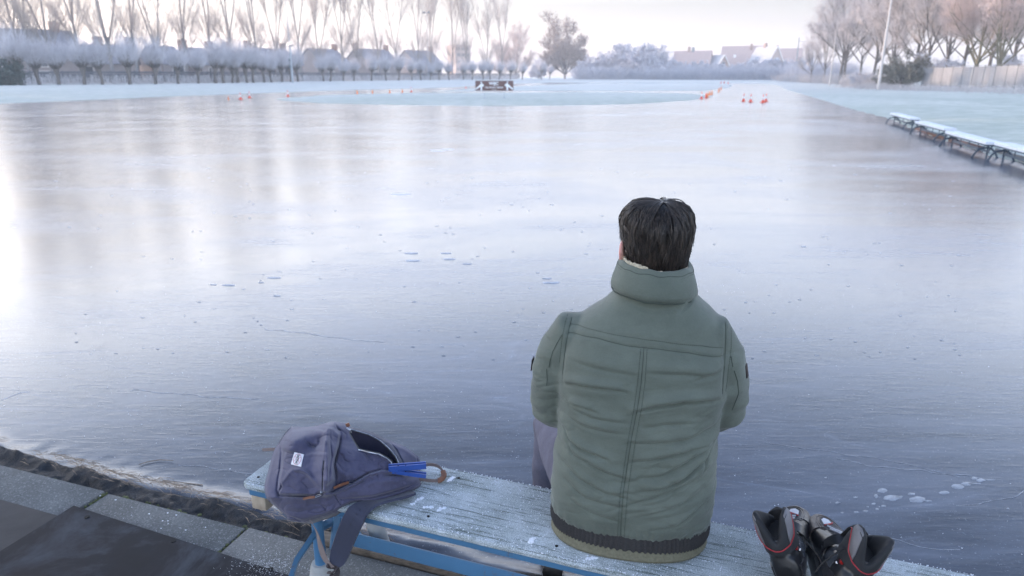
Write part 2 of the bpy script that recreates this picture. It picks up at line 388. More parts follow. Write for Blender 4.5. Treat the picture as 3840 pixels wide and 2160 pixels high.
# hump of rough dark ice between slabs and rink: frozen soil
m = N("frozen_edge_ice"); v = m.mapv(); n1 = m.noise(v, 22, 6, .7)
m.set(Base_Color=m.ramp(n1, [(.3, (.007, .009, .012)), (.62, (.022, .028, .038)), (.8, (.11, .13, .155))]), Roughness=.55); m.b.inputs['Specular IOR Level'].default_value = .3
m.bump(m.noise(v, 55, 5, .7), .9, .02); EDGE = m.mat
xs = np.arange(-3.2, 1.7, .014); ysn = np.arange(-.03, .27, .010)
U, V = np.meshgrid(xs, ysn); P = np.stack([U.ravel(), V.ravel()], 1)
n1 = np.array([mnoise.noise(Vector((a * 6, b * 14, 1))) for a, b in P]); n2 = np.array([mnoise.noise(Vector((a * 24, b * 30, 4))) for a, b in P])
n3 = np.array([mnoise.noise(Vector((a * 2.2, 0, 7))) for a, b in P])
wid = .125 + .05 * n3 + .02 * n1
prof = sstep(-.03, .03, P[:, 1]) * (1 - sstep(-.03, .045, P[:, 1] - wid))
zz = -.03 + prof * (.052 + .022 * n1 + .012 * n2 + .022 * np.exp(-((P[:, 1] - wid + .02) / .035) ** 2))
zz = np.where(P[:, 1] < .012, np.minimum(zz, .02 + .01 * n2), zz)
me = bpy.data.meshes.new("frozen_edge"); idx = np.arange(len(P)).reshape(len(ysn), len(xs))
F = np.stack([idx[:-1, :-1], idx[:-1, 1:], idx[1:, 1:], idx[1:, :-1]], -1).reshape(-1, 4)
me.from_pydata([tuple(bank(a, b, z)) for (a, b), z in zip(P, zz)], [], F.tolist()); me.materials.append(EDGE)
me.polygons.foreach_set("use_smooth", [True] * len(me.polygons)); tag(link("bank_edge", me), kind="structure")
# dead reed and grass frozen into the ridge
STRAW = simple("dead_reed", (.36, .28, .20), (.17, .13, .10), 30, .85, 0)
mb = MB()
for k in range(1300):
    u = rng.uniform(-3.2, .5)
    if mnoise.noise(Vector((u * 1.6, 2.2, 0))) < -.22 + .2 * rng.random(): continue
    wdt = .125 + .05 * mnoise.noise(Vector((u * 2.2, 0, 7))) + .01; v_ = wdt + rng.gauss(0, .03)
    z = .05 + .012 * mnoise.noise(Vector((u * 6, v_ * 14, 1))) - max(0, v_ - wdt) * .9
    a = rng.gauss(0, .6); L = rng.uniform(.015, .08); p = bank(u, v_, max(z, .004)); q = bank(u + L * math.cos(a), v_ + L * math.sin(a) * .5, max(z + rng.gauss(0, .006), .003))
    mid = (p + q) / 2 + Vector((0, 0, rng.uniform(0, .008)))
    mb.tube([p, mid, q], [.0007, .0010, .0004], 3, False)
for pts in ([(520, 1742), (560, 1730), (600, 1724), (650, 1727)], [(610, 1800), (700, 1812), (760, 1818)]):
    mb.tube([at(x * 1240 / 1240, y, .006) for x, y in pts], [.0015, .002, .002, .001][:len(pts)], 4)
tag(mb.build("dead_reeds", STRAW), "brown dead reed stalks frozen into the ridge along the ice edge", "reeds", None, "stuff")
# rubber mats
m = N("rubber_mat"); v = m.mapv(); n1 = m.noise(v, 2.6, 8, .68, .4)
c = m.ramp(n1, [(.40, (.008, .0095, .013)), (.50, (.014, .016, .021)), (.60, (.048, .055, .068)), (.72, (.092, .103, .122))])
c = m.mix(m.math('MULTIPLY', m.ramp(m.noise(v, 1.3, 4), [(.5, 0), (.65, 1)]), .5), c, (.020, .016, .016))
m.set(Base_Color=c, Roughness=m.math('ADD', .5, m.math('MULTIPLY', n1, .4))); m.b.inputs['Specular IOR Level'].default_value = .15; m.bump(m.noise(v, 60, 5), .25, .002); MAT = m.mat
A, B, C = at(276, 1893, .075), at(1103, 2160, .075), at(0, 2064, .075)
e1 = (B - A).normalized(); e2 = (C - A).normalized()
mb = MB(); n = 24; P0 = A + e1 * 1.9; top = []
for i in range(n + 1):
    for j in range(n + 1):
        p = A + e1 * (2.0 * i / n) + e2 * (1.5 * j / n); p.z = .072 + .0012 * mnoise.noise(p * 3.0); top.append(p)
fs = [(i * (n + 1) + j, (i + 1) * (n + 1) + j, (i + 1) * (n + 1) + j + 1, i * (n + 1) + j + 1) for i in range(n) for j in range(n)]
mb.add(top, fs); bot = [p - Vector((0, 0, .014)) for p in top]
rim = [j for j in range(n + 1)] + [i * (n + 1) + n for i in range(1, n + 1)] + [n * (n + 1) + j for j in range(n - 1, -1, -1)] + [i * (n + 1) for i in range(n - 1, 0, -1)]
o_ = len(mb.v); mb.add([top[i] for i in rim] + [bot[i] for i in rim], [(k, (k + 1) % len(rim), len(rim) + (k + 1) % len(rim), len(rim) + k) for k in range(len(rim))])
mat_o = thing("rubber_mat", "large dark grey rubber mat on the bank, its corner lying over the kerb slabs", "mat", tuple(A))
mb.v = [tuple(Vector(p) - A) for p in mb.v]; mb.build("sheet", MAT, mat_o, angle=30)
HOLE = simple("hole_black", (.004, .004, .004), None, 5, .9, 0)
for (x, y) in ((326, 1937), (650, 2028), (1014, 2132)):
    p = at(x, y, .0742) - A; MB().tube([p - Vector((0, 0, .004)), p], [.009, .009], 12).build("screw_hole", HOLE, mat_o)
BROWN = simple("worn_brown_mat", (.055, .052, .052), (.028, .027, .028), 5, .85, .3, 50)
A2 = at(-260, 1810, .058); mb = MB(); q = [at(-300, 1840, .060), at(0, 1873, .060), at(212, 1932, .060), at(330, 1985, .060), at(60, 2140, .060), at(-300, 2260, .060)]
mb.prism([(p.x, p.y) for p in q], .0, .010, lambda x, y, z: Vector((x, z, .050 + y)))
tag(mb.build("brown_mat", BROWN), "worn brown mat partly covered by the dark rubber mat at the left edge", "mat")
# earth of the bank behind the slabs
SOIL = simple("bank_soil", (.10, .09, .075), (.05, .045, .04), 9, .95, .5, 60, .01)
mb = MB(); mb.add([bank(-6, -.3, .0405), bank(6, -.3, .0405), bank(6, -3.5, .0405), bank(-6, -3.5, .0405)], [(0, 1, 2, 3)])
tag(mb.build("bank_path", SOIL), kind="structure")
# wooden kerb plank beside the slabs under the bench
WOOD = N("weathered_timber"); v = WOOD.mapv((1, 14, 14), (0, 0, -BA)); n1 = WOOD.noise(v, 6, 6, .65)
WOOD.set(Base_Color=WOOD.ramp(n1, [(.3, (.045, .036, .028)), (.7, (.15, .125, .10))]), Roughness=.85); WOOD.bump(n1, .5, .006); WOOD = WOOD.mat
mb = MB(); mb.box(bank(1.15, .035, .03), (1.75, .055, .085), Matrix.Rotation(BA, 3, 'Z'), .006)
tag(mb.build("timber_edging", WOOD), "weathered wooden plank lining the ice edge under the bench", "plank")
# ice chips and frost grains
CHIP = simple("ice_chips", (.8, .84, .88), (.65, .7, .78), 20, .5, 0)
mb = MB()
def chip(p, r):
    n = rng.randint(4, 6); ph = rng.random() * 6.3; h = r * rng.uniform(.2, .5)
    ring = [p + Vector((math.cos(ph + 6.283 * k / n) * r * rng.uniform(.5, 1.1), math.sin(ph + 6.283 * k / n) * r * rng.uniform(.4, 1), 0)) for k in range(n)]
    mb.add(ring + [p + Vector((0, 0, h))], [(k, (k + 1) % n, n) for k in range(n)])
for k in range(70): chip(bank(rng.gauss(-.25, .35), -rng.uniform(.02, .28), .0565), rng.uniform(.001, .005))
for k in range(520):
    p = at(rng.gauss(1010, 70), rng.gauss(2120, 35), .0785); chip(p, rng.uniform(.0006, .0018))
for k in range(160): chip(bank(rng.uniform(-2.4, .5), rng.uniform(.25, 1.6), .003), rng.uniform(.001, .004))
for k in range(300): chip(bank(rng.uniform(-.3, 1.6), rng.uniform(-.28, .0), .0565), rng.uniform(.0006, .0018))
for k in range(700):
    q = Vector((rng.uniform(-3, 3.4), rng.uniform(1.7, 5.5), .002)); chip(q, rng.uniform(.0012, .0035))
tag(mb.build("ice_chips", CHIP), "white ice chips scattered over the bank slabs, the mat and the near ice", "ice chips", None, "stuff")
# white air-bubble patches and low lumps in the ice surface
m = N("bubble_ice"); v = m.mapv(); n1 = m.noise(v, 28, 6, .7)
m.set(Base_Color=m.ramp(n1, [(.35, (.10, .115, .14)), (.65, (.34, .38, .44))]), Roughness=.4); m.bump(n1, .3, .004); BUB = m.mat
mb = MB()
def patch(px, py, w, hgt, z=.0013):
    c = at(px, py, 0); dx = (at(px + w, py, 0) - at(px - w, py, 0)) / 2; dy = (at(px, py - hgt, 0) - at(px, py + hgt, 0)) / 2; n = 22; ph = rng.random() * 9
    ring = []
    for k in range(n):
        a = 6.283 * k / n; rr = 1 + .35 * mnoise.noise(Vector((math.cos(a) * 1.3 + ph, math.sin(a) * 1.3, ph)))
        ring.append(c + dx * (math.cos(a) * rr) + dy * (math.sin(a) * rr))
    mb.add([p + Vector((0, 0, .0005)) for p in ring] + [c + (p - c) * .8 + Vector((0, 0, z)) for p in ring] + [c + Vector((0, 0, z))],
           [(k, (k + 1) % n, n + (k + 1) % n, n + k) for k in range(n)] + [(n + k, n + (k + 1) % n, 2 * n) for k in range(n)])
S = 960 / 2108
for (x, y, w_, h_) in ((940, 750, 38, 20), (888, 793, 16, 14), (1020, 810, 70, 24), (1075, 800, 38, 13), (1180, 775, 30, 12), (1230, 820, 75, 24), (1450, 765, 42, 14),
                       (1560, 715, 55, 22), (1640, 692, 45, 16), (1700, 648, 30, 12), (1755, 660, 42, 15), (955, 875, 22, 9), (870, 856, 16, 8), (726, 925, 20, 9), (802, 916, 26, 9),
                       (900, 900, 18, 8), (820, 882, 12, 6), (1320, 832, 30, 7), (1700, 690, 60, 7), (1830, 660, 40, 5), (720, 803, 18, 7), (575, 848, 20, 9), (475, 640, 10, 7), (610, 930, 14, 7), (1975, 893, 12, 6)):
    patch(2880 + x * S, 1500 + y * S, w_ * S, h_ * S)
tag(mb.build("bubble_patches", BUB), "pale air bubble patches frozen in the dark ice behind the skates", "ice bubbles", None, "stuff")
mb = MB()
for (x, y, w_) in ((1544, 950, 26), (1550, 978, 30), (1672, 950, 22), (1686, 972, 26), (1752, 990, 20), (2068, 1060, 36), (2052, 1045, 18), (1502, 728, 36), (1640, 565, 30), (1680, 560, 24),
                   (1030, 1042, 26), (3014, 925, 10), (860, 1070, 26), (800, 1068, 14), (1040, 1110, 16), (980, 1060, 12)):
    patch(x, y, w_, w_ * .10, .004)
for k in range(260):
    patch(rng.uniform(200, 3600), rng.uniform(620, 1350), rng.uniform(2, 8), rng.uniform(.3, .9), rng.uniform(.0015, .004))
LUMP = simple("lump_ice", (.42, .46, .53), (.25, .29, .35), 12, .35, .1, 40)
tag(mb.build("ice_lumps", LUMP), "low lumps and flakes of white ice strewn over the frozen rink", "ice lumps", None, "stuff")

# thin cracks and blade scratches in the ice
mb = MB(); gC = random.Random(21)
def crack(pts, wd, jit):
    P_ = [at(x, y, 0) for x, y in pts]; out = []
    for a_, b_ in zip(P_, P_[1:]):
        n = max(2, int((b_ - a_).length / .06))
        for k in range(n): out.append(a_.lerp(b_, k / n) + Vector((gC.gauss(0, jit), gC.gauss(0, jit), 0)))
    out = chaikin(out + [P_[-1]], 1); mb.ribbon([p + Vector((0, 0, .0006)) for p in out], wd, .0008, [Vector((-(out[min(i + 1, len(out) - 1)] - out[max(i - 1, 0)]).y, (out[min(i + 1, len(out) - 1)] - out[max(i - 1, 0)]).x, 0)) for i in range(len(out))])
for pts, wd, jit in (([(985, 1236), (1120, 1246), (1230, 1262), (1320, 1274), (1440, 1283)], .010, .012), ([(0, 1500), (60, 1478), (110, 1470)], .010, .01), ([(2880, 1665), (3100, 1690), (3380, 1735), (3600, 1790)], .003, .010), ([(3130, 1720), (3400, 1760), (3640, 1790), (3700, 1800)], .004, .010), ([(3260, 2010), (3420, 2040), (3600, 2062)], .003, .012),
                     ([(480, 1462), (640, 1475), (800, 1490), (980, 1500)], .006, .012), ([(660, 1800 - 60), (900, 1770), (1010, 1780)], .003, .006), ([(3600, 1900), (3760, 1870), (3840, 1840)], .003, .01), ([(2300, 1500), (2500, 1470)], .004, .01)): crack(pts, wd, jit)
for k in range(0):
    x, y = gC.uniform(-100, 3800), 560 + 1300 * gC.random() ** 1.3; L_ = gC.uniform(120, 620); b_ = gC.uniform(-.02, .05); c_ = gC.uniform(-14, 14)
    crack([(x, y), (x + L_ * .5, y + L_ * .5 * b_ + c_), (x + L_, y + L_ * b_)], gC.uniform(.0015, .0035), 0)
tag(mb.build("ice_cracks", BUB), "thin pale cracks and blade scratches running across the ice", "cracks", None, "stuff")
# ------------------------------------------------------------------ plants
BARK = simple("frosted_bark", (.17, .155, .145), (.085, .078, .072), 6, .95, .4, 20, .03)
BARK_P = simple("poplar_bark", (.34, .325, .32), (.22, .205, .20), 6, .95, .4, 20, .03)
BARK_OLIVE = simple("mossy_bark", (.20, .19, .12), (.12, .11, .08), 5, .95, .4, 20, .03)
def twigmat(name, a, b): return simple(name, a, b, 1.6, .95, 0, spec=.1, detail=6)
TW_WILLOW = twigmat("frosted_willow_twigs", (.80, .80, .84), (.54, .53, .57))
TW_POPLAR = twigmat("poplar_twigs", (.50, .465, .45), (.33, .30, .29))
TW_SHRUB = twigmat("rime_shrub_twigs", (.68, .70, .76), (.42, .44, .51))
TW_BROWN = twigmat("brown_leaf", (.44, .37, .34), (.26, .215, .20))
TW_PINK = twigmat("rosy_twigs", (.70, .60, .57), (.48, .40, .38))
TW_WOOD = twigmat("woodland_twigs", (.74, .71, .71), (.46, .43, .43))
TW_DARK = twigmat("dark_evergreen_leaf", (.10, .14, .13), (.035, .055, .05))
TW_OLIVE = twigmat("olive_bush_twigs", (.30, .30, .26), (.17, .17, .15))
REED = twigmat("rimed_reed", (.78, .78, .80), (.58, .56, .57))

def pt(mb, pts, r0, r1):     # thin 3-sided tapering branch
    k = len(pts); mb.tube(pts, [r0 + (r1 - r0) * i / (k - 1) for i in range(k)], 3, False)
def rdir(g, base, spread):
    v = Vector((g.gauss(0, 1), g.gauss(0, 1), g.gauss(0, 1))).normalized(); return (base + v * spread).normalized()
def grow(g, tb, cb, p, d, L, r, lev, maxlev, up, kids, spread, twig_r, wob=.12, rat=(.55, .75)):
    """recursive limb; woody limbs go to tb, twigs to cb"""
    n = 5 if lev < 2 else (4 if lev < maxlev else 3); pts = [p]; dd = d.copy(); dirs = [d]
    for i in range(n):
        dd = (rdir(g, dd, wob) + Vector((0, 0, up))).normalized(); pts.append(pts[-1] + dd * (L / n)); dirs.append(dd)
    tgt = tb if lev <= 1 else cb
    if lev <= 1: tgt.tube(pts, [max(r * (1 - .62 * i / n), twig_r) for i in range(n + 1)], 6 if lev == 0 else 4, False)
    else: pt(tgt, pts, max(r, twig_r), twig_r * .6)
    if lev >= maxlev: return
    for k in range(kids[lev]):
        t = g.uniform(.25 if lev else .30, 1.0); i = min(int(t * n), n - 1); q = pts[i].lerp(pts[i + 1], t * n - i)
        grow(g, tb, cb, q, rdir(g, dirs[i], spread[lev]), L * g.uniform(*rat) * (1.1 - .45 * t), r * .45 * (1.15 - .5 * t), lev + 1, maxlev, up, kids, spread, twig_r, wob, rat)

def willow_mesh(seed):
    g = random.Random(seed); tb, cb = MB(), MB(); H = 1.75; lean = g.uniform(-.28, .12); bend = g.uniform(-.1, .1)
    path = [Vector((lean * (-t) + bend * math.sin(t * 3.1), g.uniform(-.03, .03), t * H)) for t in (0, .25, .5, .75, 1)]
    path = [q - path[0] for q in path]
    rs = [.24, .19, .18, .22, .32]
    vs_rings = []
    for q, r in zip(path, rs):
        vs_rings.append([q + Vector((math.cos(6.283 * k / 10), math.sin(6.283 * k / 10), 0)) * r * (1 + .12 * g.uniform(-1, 1)) for k in range(10)])
    top = path[-1]
    vs_rings.append([top + Vector((math.cos(6.283 * k / 10) * .34, math.sin(6.283 * k / 10) * .34, .22)) * g.uniform(.85, 1.15) for k in range(10)])
    vs_rings.append([top + Vector((math.cos(6.283 * k / 10) * .14, math.sin(6.283 * k / 10) * .14, .36)) for k in range(10)])
    tb.loft(vs_rings)
    for s in range(300):
        a = g.random() * 6.283; el = .92 * g.random() ** .6
        d = Vector((math.cos(a) * math.sin(el), math.sin(a) * math.sin(el), math.cos(el)))
        p = top + Vector((d.x * .3, d.y * .3, .05 + d.z * .22)); L = g.uniform(2.2, 4.1) * (1 - .40 * (el / .92) ** 2); pts = [p]; dd = d
        for i in range(4):
            dd = (dd + Vector((g.gauss(0, .07), g.gauss(0, .07), .14))).normalized(); pts.append(pts[-1] + dd * L / 4)
        pt(tb, pts[:3], .026, .016); pt(cb, pts[2:], .016, .006)
        for b in range(5):
            i = g.randint(1, 3); q = pts[i].lerp(pts[i + 1], g.random()); e = rdir(g, (pts[i + 1] - pts[i]).normalized(), .45)
            pt(cb, [q, q + e * g.uniform(.3, .7), q + e * g.uniform(.7, 1.0) + Vector((0, 0, .12))], .009, .005)
    return tb.mesh("trunk", BARK), cb.mesh("crown", TW_WILLOW, angle=180)
def poplar_mesh(seed):
    g = random.Random(seed); tb, cb = MB(), MB()
    fork = g.uniform(4.5, 10); lean = g.uniform(-.05, .02)
    p0 = Vector((0, 0, -.2)); pts = [Vector((lean * z + .12 * math.sin(z * .5 + seed), .1 * math.cos(z * .6 + seed), z)) for z in (-.2, 2, 4, 6, fork)]
    tb.tube(pts, [.30, .23, .20, .18, .16], 8, False)
    nl = g.choice((2, 3, 3))
    for k in range(nl):
        a = 6.283 * (k / nl + g.random() * .2); d = Vector((math.cos(a) * .19 - .05, math.sin(a) * .2, 1)).normalized()
        grow(g, tb, cb, pts[-1], d, g.uniform(17, 21), .13, 0, 3, .05, (20, 11, 7), (.5, .55, .65), .0095, .06, (.26, .40))
    for k in range(20):
        z = g.uniform(2.8, fork); a = g.random() * 6.28
        grow(g, tb, cb, Vector((lean * z, 0, z)), Vector((math.cos(a) * .55, math.sin(a) * .55, .85)).normalized(), g.uniform(3.5, 8), .045, 1, 3, .1, (0, 10, 7), (0, .5, .6), .009, .1, (.35, .5))
    return tb.mesh("trunk", BARK_P, angle=180), cb.mesh("crown", TW_POPLAR, angle=180)
def broad_mesh(seed, H, W, mat, bark, kids=(11, 9, 7, 5), twig=.014, leaf=0, leafr=.14, up=.05, trunk=.28, low=.22, multi=1, fill=2600):
    """rounded tree or shrub: limbs fill an ellipsoid crown"""
    g = random.Random(seed); tb, cb = MB(), MB(); tips = []
    for mtr in range(multi):
        off = Vector((g.uniform(-.3, .3), g.uniform(-.3, .3), 0)) * (multi > 1); d = rdir(g, Vector((0, 0, 1)), .25 if multi > 1 else .05)
        p = off.copy(); p.z = -.15; th = H * low; pts = [p, p + d * th * .5, p + d * th]
        tb.tube(pts, [trunk / multi ** .5, trunk * .8 / multi ** .5, trunk * .7 / multi ** .5], 7, False)
        for k in range(kids[0]):
            a = 6.283 * (k + g.random()) / kids[0]; tilt = g.uniform(.1, 1.15)
            d2 = Vector((math.cos(a) * math.sin(tilt) * W / H * 1.6, math.sin(a) * math.sin(tilt) * W / H * 1.6, math.cos(tilt))).normalized()
            # length to the edge of the crown ellipsoid
            L = min(H * .78, 1 / math.sqrt((math.hypot(d2.x, d2.y) / (W * .5)) ** 2 + (d2.z / (H * (1 - low))) ** 2)) * g.uniform(.8, 1.05)
            grow(g, tb, cb, pts[1].lerp(pts[2], g.random()), d2, L, trunk * .36, 1 if multi > 1 or H < 6 else 0, 3, up, kids[1:] if not (multi > 1 or H < 6) else kids, (.55, .6, .65), twig, .11, (.35, .55))
    nv_ = len(cb.v)
    for k in range(fill):
        c = Vector(cb.v[g.randrange(nv_)]) if k == 0 else Vector(cb.v[g.randrange(nv_)]); e = rdir(g, Vector((c.x / W, c.y / W, .5)), 1.1); q = c + e * g.uniform(.3, .8) * H / 14; pt(cb, [c, q, q + rdir(g, e, .5) * g.uniform(.3, .7) * H / 14], twig * .75, twig * .4)
    if leaf:
        vs = np.array(cb.v); pick = [g.randrange(len(vs)) for _ in range(leaf)]
        for i in pick:
            c = Vector(vs[i]) + Vector((g.gauss(0, .12), g.gauss(0, .12), g.gauss(0, .12))); a = rdir(g, Vector((0, 0, 0)), 1) * leafr * g.uniform(.5, 1.2); b = rdir(g, Vector((0, 0, 0)), 1).cross(a).normalized() * leafr * g.uniform(.4, 1)
            cb.add([c - a, c + b, c + a, c - b], [(0, 1, 2, 3)])
    return tb.mesh("trunk", bark, angle=180), cb.mesh("crown", mat, angle=180)
def plant(name, label, cat, group, meshes, loc, s=1.0, rz=0.0, sz=None, tilt=0):
    o = thing(name, label, cat, loc, rz, group); o.scale = (s, s, sz or s)
    if tilt: o.rotation_euler = (0, tilt, rz)
    link("trunk", meshes[0], o); link("crown", meshes[1], o); return o
ORD = ["first", "second", "third", "fourth", "fifth", "sixth", "seventh", "eighth", "ninth", "tenth", "eleventh", "twelfth", "thirteenth", "fourteenth", "fifteenth", "sixteenth",
       "seventeenth", "eighteenth", "nineteenth", "twentieth", "twenty-first", "twenty-second", "twenty-third", "twenty-fourth", "twenty-fifth", "twenty-sixth", "twenty-seventh", "twenty-eighth",
       "twenty-ninth", "thirtieth", "thirty-first", "thirty-second", "thirty-third", "thirty-fourth", "thirty-fifth", "thirty-sixth", "thirty-seventh", "thirty-eighth", "thirty-ninth", "fortieth", "forty-first", "forty-second", "forty-third", "forty-fourth"]
def rowY(px): return float(np.interp(px, [-200, 0, 485, 700, 950, 1100, 1400, 1600, 1800, 2060, 2300], [80, 86, 91, 99, 114, 130, 158, 180, 195, 222, 250]))
def foot(px, Y):      # point of the ground at distance Y under a photo column
    d = ray(px, 300); x = d.x * Y / d.y; return Vector((x, Y, gz(x, Y)))
wx = [76, 145, 218, 315, 382, 485, 581, 667, 742, 807, 837, 870, 891, 926, 950, 990, 1018, 1057, 1090, 1117, 1213, 1238, 1288, 1327, 1393, 1448, 1495, 1545, 1579, 1614, 1647, 1685, 1737, 1771, 1812, 1838, 1871, 1914, 1958, 2030, 2061]
WM = [willow_mesh(s) for s in range(5)]
wk = {0: "large", 1: "broad", 2: "dense"}
for i, px in enumerate(wx):
    Y = rowY(px); s = {76: 1.12, 1018: .8, 1288: .72, 1327: .8, 1614: .7, 1685: .8, 2061: .75}.get(px, rng.uniform(.84, 1.12)); p = foot(px, Y)
    plant("pollard_willow", "frosted pollard willow, %s from the left in the row behind the rink" % (ORD[i]), "tree", "pollard willows along the far bank", WM[i % 5], p, s, rng.random() * .8 - .4 + (math.pi if i % 3 == 1 else 0), tilt=rng.uniform(-.05, .06))
PM = [poplar_mesh(s) for s in range(30, 37)]
pxs = [11, 90, 119, 205, 310, 425, 518, 605, 705, 800, 880, 966, 1042, 1130, 1200, 1290, 1342, 1424, 1491, 1570, 1621, 1698, 1748, 1828, 1883]
for i, px in enumerate(pxs):
    Y = rowY(px) + 12 + rng.uniform(-2, 2); p = foot(px, Y)
    plant("bare_poplar", "tall bare poplar, %s from the left in the line behind the pollard willows" % ORD[i], "tree", "bare poplars behind the willows", PM[(i * 3 + i // 7) % 7], p, rng.uniform(.85, 1.05), rng.random() * 6.28)
# round tree with brown leaves and its neighbours in the middle
BM1 = broad_mesh(51, 19, 14, TW_BROWN, BARK, (18, 14, 8, 5), .020, 17000, .23, .03, .35, .10, 1, 9000)
plant("leafy_tree", "big rounded tree still holding brown leaves in the middle of the far bank", "tree", None, BM1, foot(2118, 235), 1.0, .4)
BM2 = broad_mesh(52, 17, 13, TW_PINK, BARK, (14, 12, 8, 5), .018, 900, .2, .04, .30, .12, 1, 6000)
plant("rosy_tree", "rosy brown bare tree left of the big leafy tree, behind the last willows", "tree", None, BM2, foot(1935, 250), 1.0, 0)
plant("rosy_tree", "smaller rosy bare tree between the last poplars and the big leafy tree", "tree", None, BM2, foot(1880, 262), .72, 2)
SM = [broad_mesh(60 + k, 8, 9, TW_SHRUB, BARK, (10, 10, 8, 6), .022, 6500, .19, .05, .16, .10, 3, 6000) for k in range(3)]
LM = [broad_mesh(70 + k, 4, 7, TW_SHRUB, BARK, (8, 8, 7, 5), .016, 1300, .13, .06, .08, .08, 3) for k in range(2)]
shr = [(2250, 215, .78, "grey frosted bush touching the right side of the big leafy tree"), (2310, 210, .75, "tall pale frosted shrub just right of the leafy tree"), (2345, 232, 1.15, "reddish topped bush rising above the thicket left of the houses"),
       (2400, 205, .80, "blue-white frosted shrub in the thicket below the reddish topped bush"), (2440, 225, 1.0, "tall frosted shrub in the thicket midway between leafy tree and houses"),
       (2500, 212, .82, "frosted shrub in front of the leftmost gabled house"), (2560, 206, .74, "low frosted shrub below the white gable trim"), (2620, 215, .72, "frosted shrub under the pink roof"),
       (2690, 205, .66, "low frosted shrub before the dark gable end"), (2760, 210, .68, "frosted shrub under the small brown gable"), (2830, 214, .80, "rounded frosted shrub below the white dormer"),
       (2890, 205, .86, "frosted shrub under the roof with skylights"), (2960, 202, .72, "frosted shrub in front of the white edged gable"), (3020, 190, .85, "frosted shrub left of the far pale mast"),
       (3080, 175, .6, "frosted shrub around the foot of the far pale mast"), (2190, 222, .6, "low frosted shrub at the foot of the leafy tree, on its right"), (2020, 232, .6, "frosted shrub at the foot of the leafy tree, on its left")]
for i, (px, Y, s, lb) in enumerate(shr):
    plant("frosted_shrub", lb, "shrub", "frosted shrubs in the far thicket", SM[i % 3], foot(px, Y), s * (1.7 if 2240 < px < 2480 else 1.12), i * 1.3, s * (.92 if px > 2480 else 1.3))
# low rime thicket along the far bank: one mass
def thicket(name, label, pts, h0, h1, dens, mat, seed, thin=.014):
    g = random.Random(seed); mb = MB()
    for (a, b) in zip(pts, pts[1:]):
        L = (b - a).length
        for k in range(int(L * dens)):
            p = a.lerp(b, g.random()) + Vector((g.gauss(0, 1.0), g.gauss(0, 1.2), 0)); p.z = gz(p.x, p.y) - .1
            d = rdir(g, Vector((0, 0, 1)), .6); d.z = abs(d.z); h = g.uniform(h0, h1); q = p + d * h * .5; e = rdir(g, d, .5); q2 = q + e * h * .5
            pt(mb, [p, q, q2], thin, thin * .5)
            for _ in range(3):
                e2 = rdir(g, d, .8); t = p.lerp(q2, g.uniform(.3, .95)); pt(mb, [t, t + e2 * h * .16, t + rdir(g, e2, .4) * h * .3], thin * .7, thin * .4)
    return tag(mb.build(name, mat, angle=180), label, "thicket", None, "stuff")
thicket("frosted_thicket", "low tangled frosted thicket along the far end of the rink", [foot(x, y) for x, y in ((2160, 205), (2400, 196), (2700, 188), (2950, 180), (3120, 155), (3180, 132))], 1.2, 4.2, 70, TW_SHRUB, 5, .024)
thicket("undergrowth", "dark frosted undergrowth along the foot of the right-hand wood", [foot(x, y) for x, y in ((2920, 172), (3100, 140), (3200, 112), (3290, 92), (3400, 82))], .7, 2.0, 40, TW_WOOD, 6, .016)
thicket("undergrowth", "rough frosted weeds and twigs on the bank in front of the wooden fence", [foot(x, y) for x, y in ((3200, 96), (3300, 78), (3450, 69), (3600, 63), (3750, 57), (3900, 52), (4000, 48))], .2, .75, 55, TW_WOOD, 7, .012)
g_ = random.Random(3); mb = MB()
lp = [foot(x, rowY(x) + 5) for x in range(-100, 2000, 60)]
for a, b in zip(lp, lp[1:]):
    for k in range(int((b - a).length * 26)):
        p = a.lerp(b, g_.random()); p.y += g_.gauss(0, 1.3); p.z = gz(p.x, p.y) - .05; h = g_.uniform(.5, 1.3); e = Vector((g_.gauss(0, .14), g_.gauss(0, .14), 0))
        pt(mb, [p, p + Vector((0, 0, h * .6)) + e * .4, p + Vector((0, 0, h)) + e * 1.3], .022, .03)
tag(mb.build("rimed_reeds", REED, angle=180), "white rimed reeds in a strip behind the pollard willows", "reeds", None, "stuff")
# low dark fence behind the reeds
FENCE_DK = simple("dark_fence_wood", (.16, .17, .19), (.10, .11, .125), 3, .9, .2, 20)
t = thing("garden_fence", "low grey plank fence running behind the reeds and pollard willows", "fence", tuple(foot(0, 94)))
O_ = Vector(t.location); fp = [foot(x, rowY(x) + 9) - O_ for x in range(-120, 2000, 90)]; mb, mp = MB(), MB()
for a, b in zip(fp, fp[1:]):
    d = (b - a); ang = math.atan2(d.y, d.x)
    for h in (.45, .8, 1.15, 1.5): mb.box((a + b) / 2 + Vector((0, 0, h)), (d.length, .04, .26), Matrix.Rotation(ang, 3, 'Z'))
    MB().box(a + Vector((0, 0, .85)), (.12, .12, 1.8), Matrix.Rotation(ang, 3, 'Z')).build("post", FENCE_DK, t)
mb.build("boards", FENCE_DK, t)
# dark bush at the left edge
EV = broad_mesh(81, 3.2, 5.6, TW_DARK, BARK, (10, 10, 8, 6), .016, 9000, .12, .02, .12, .06, 3)
plant("evergreen_bush", "dark green evergreen bush at the left edge of the far bank", "bush", None, EV, foot(-8, 84), 1.12, .5)
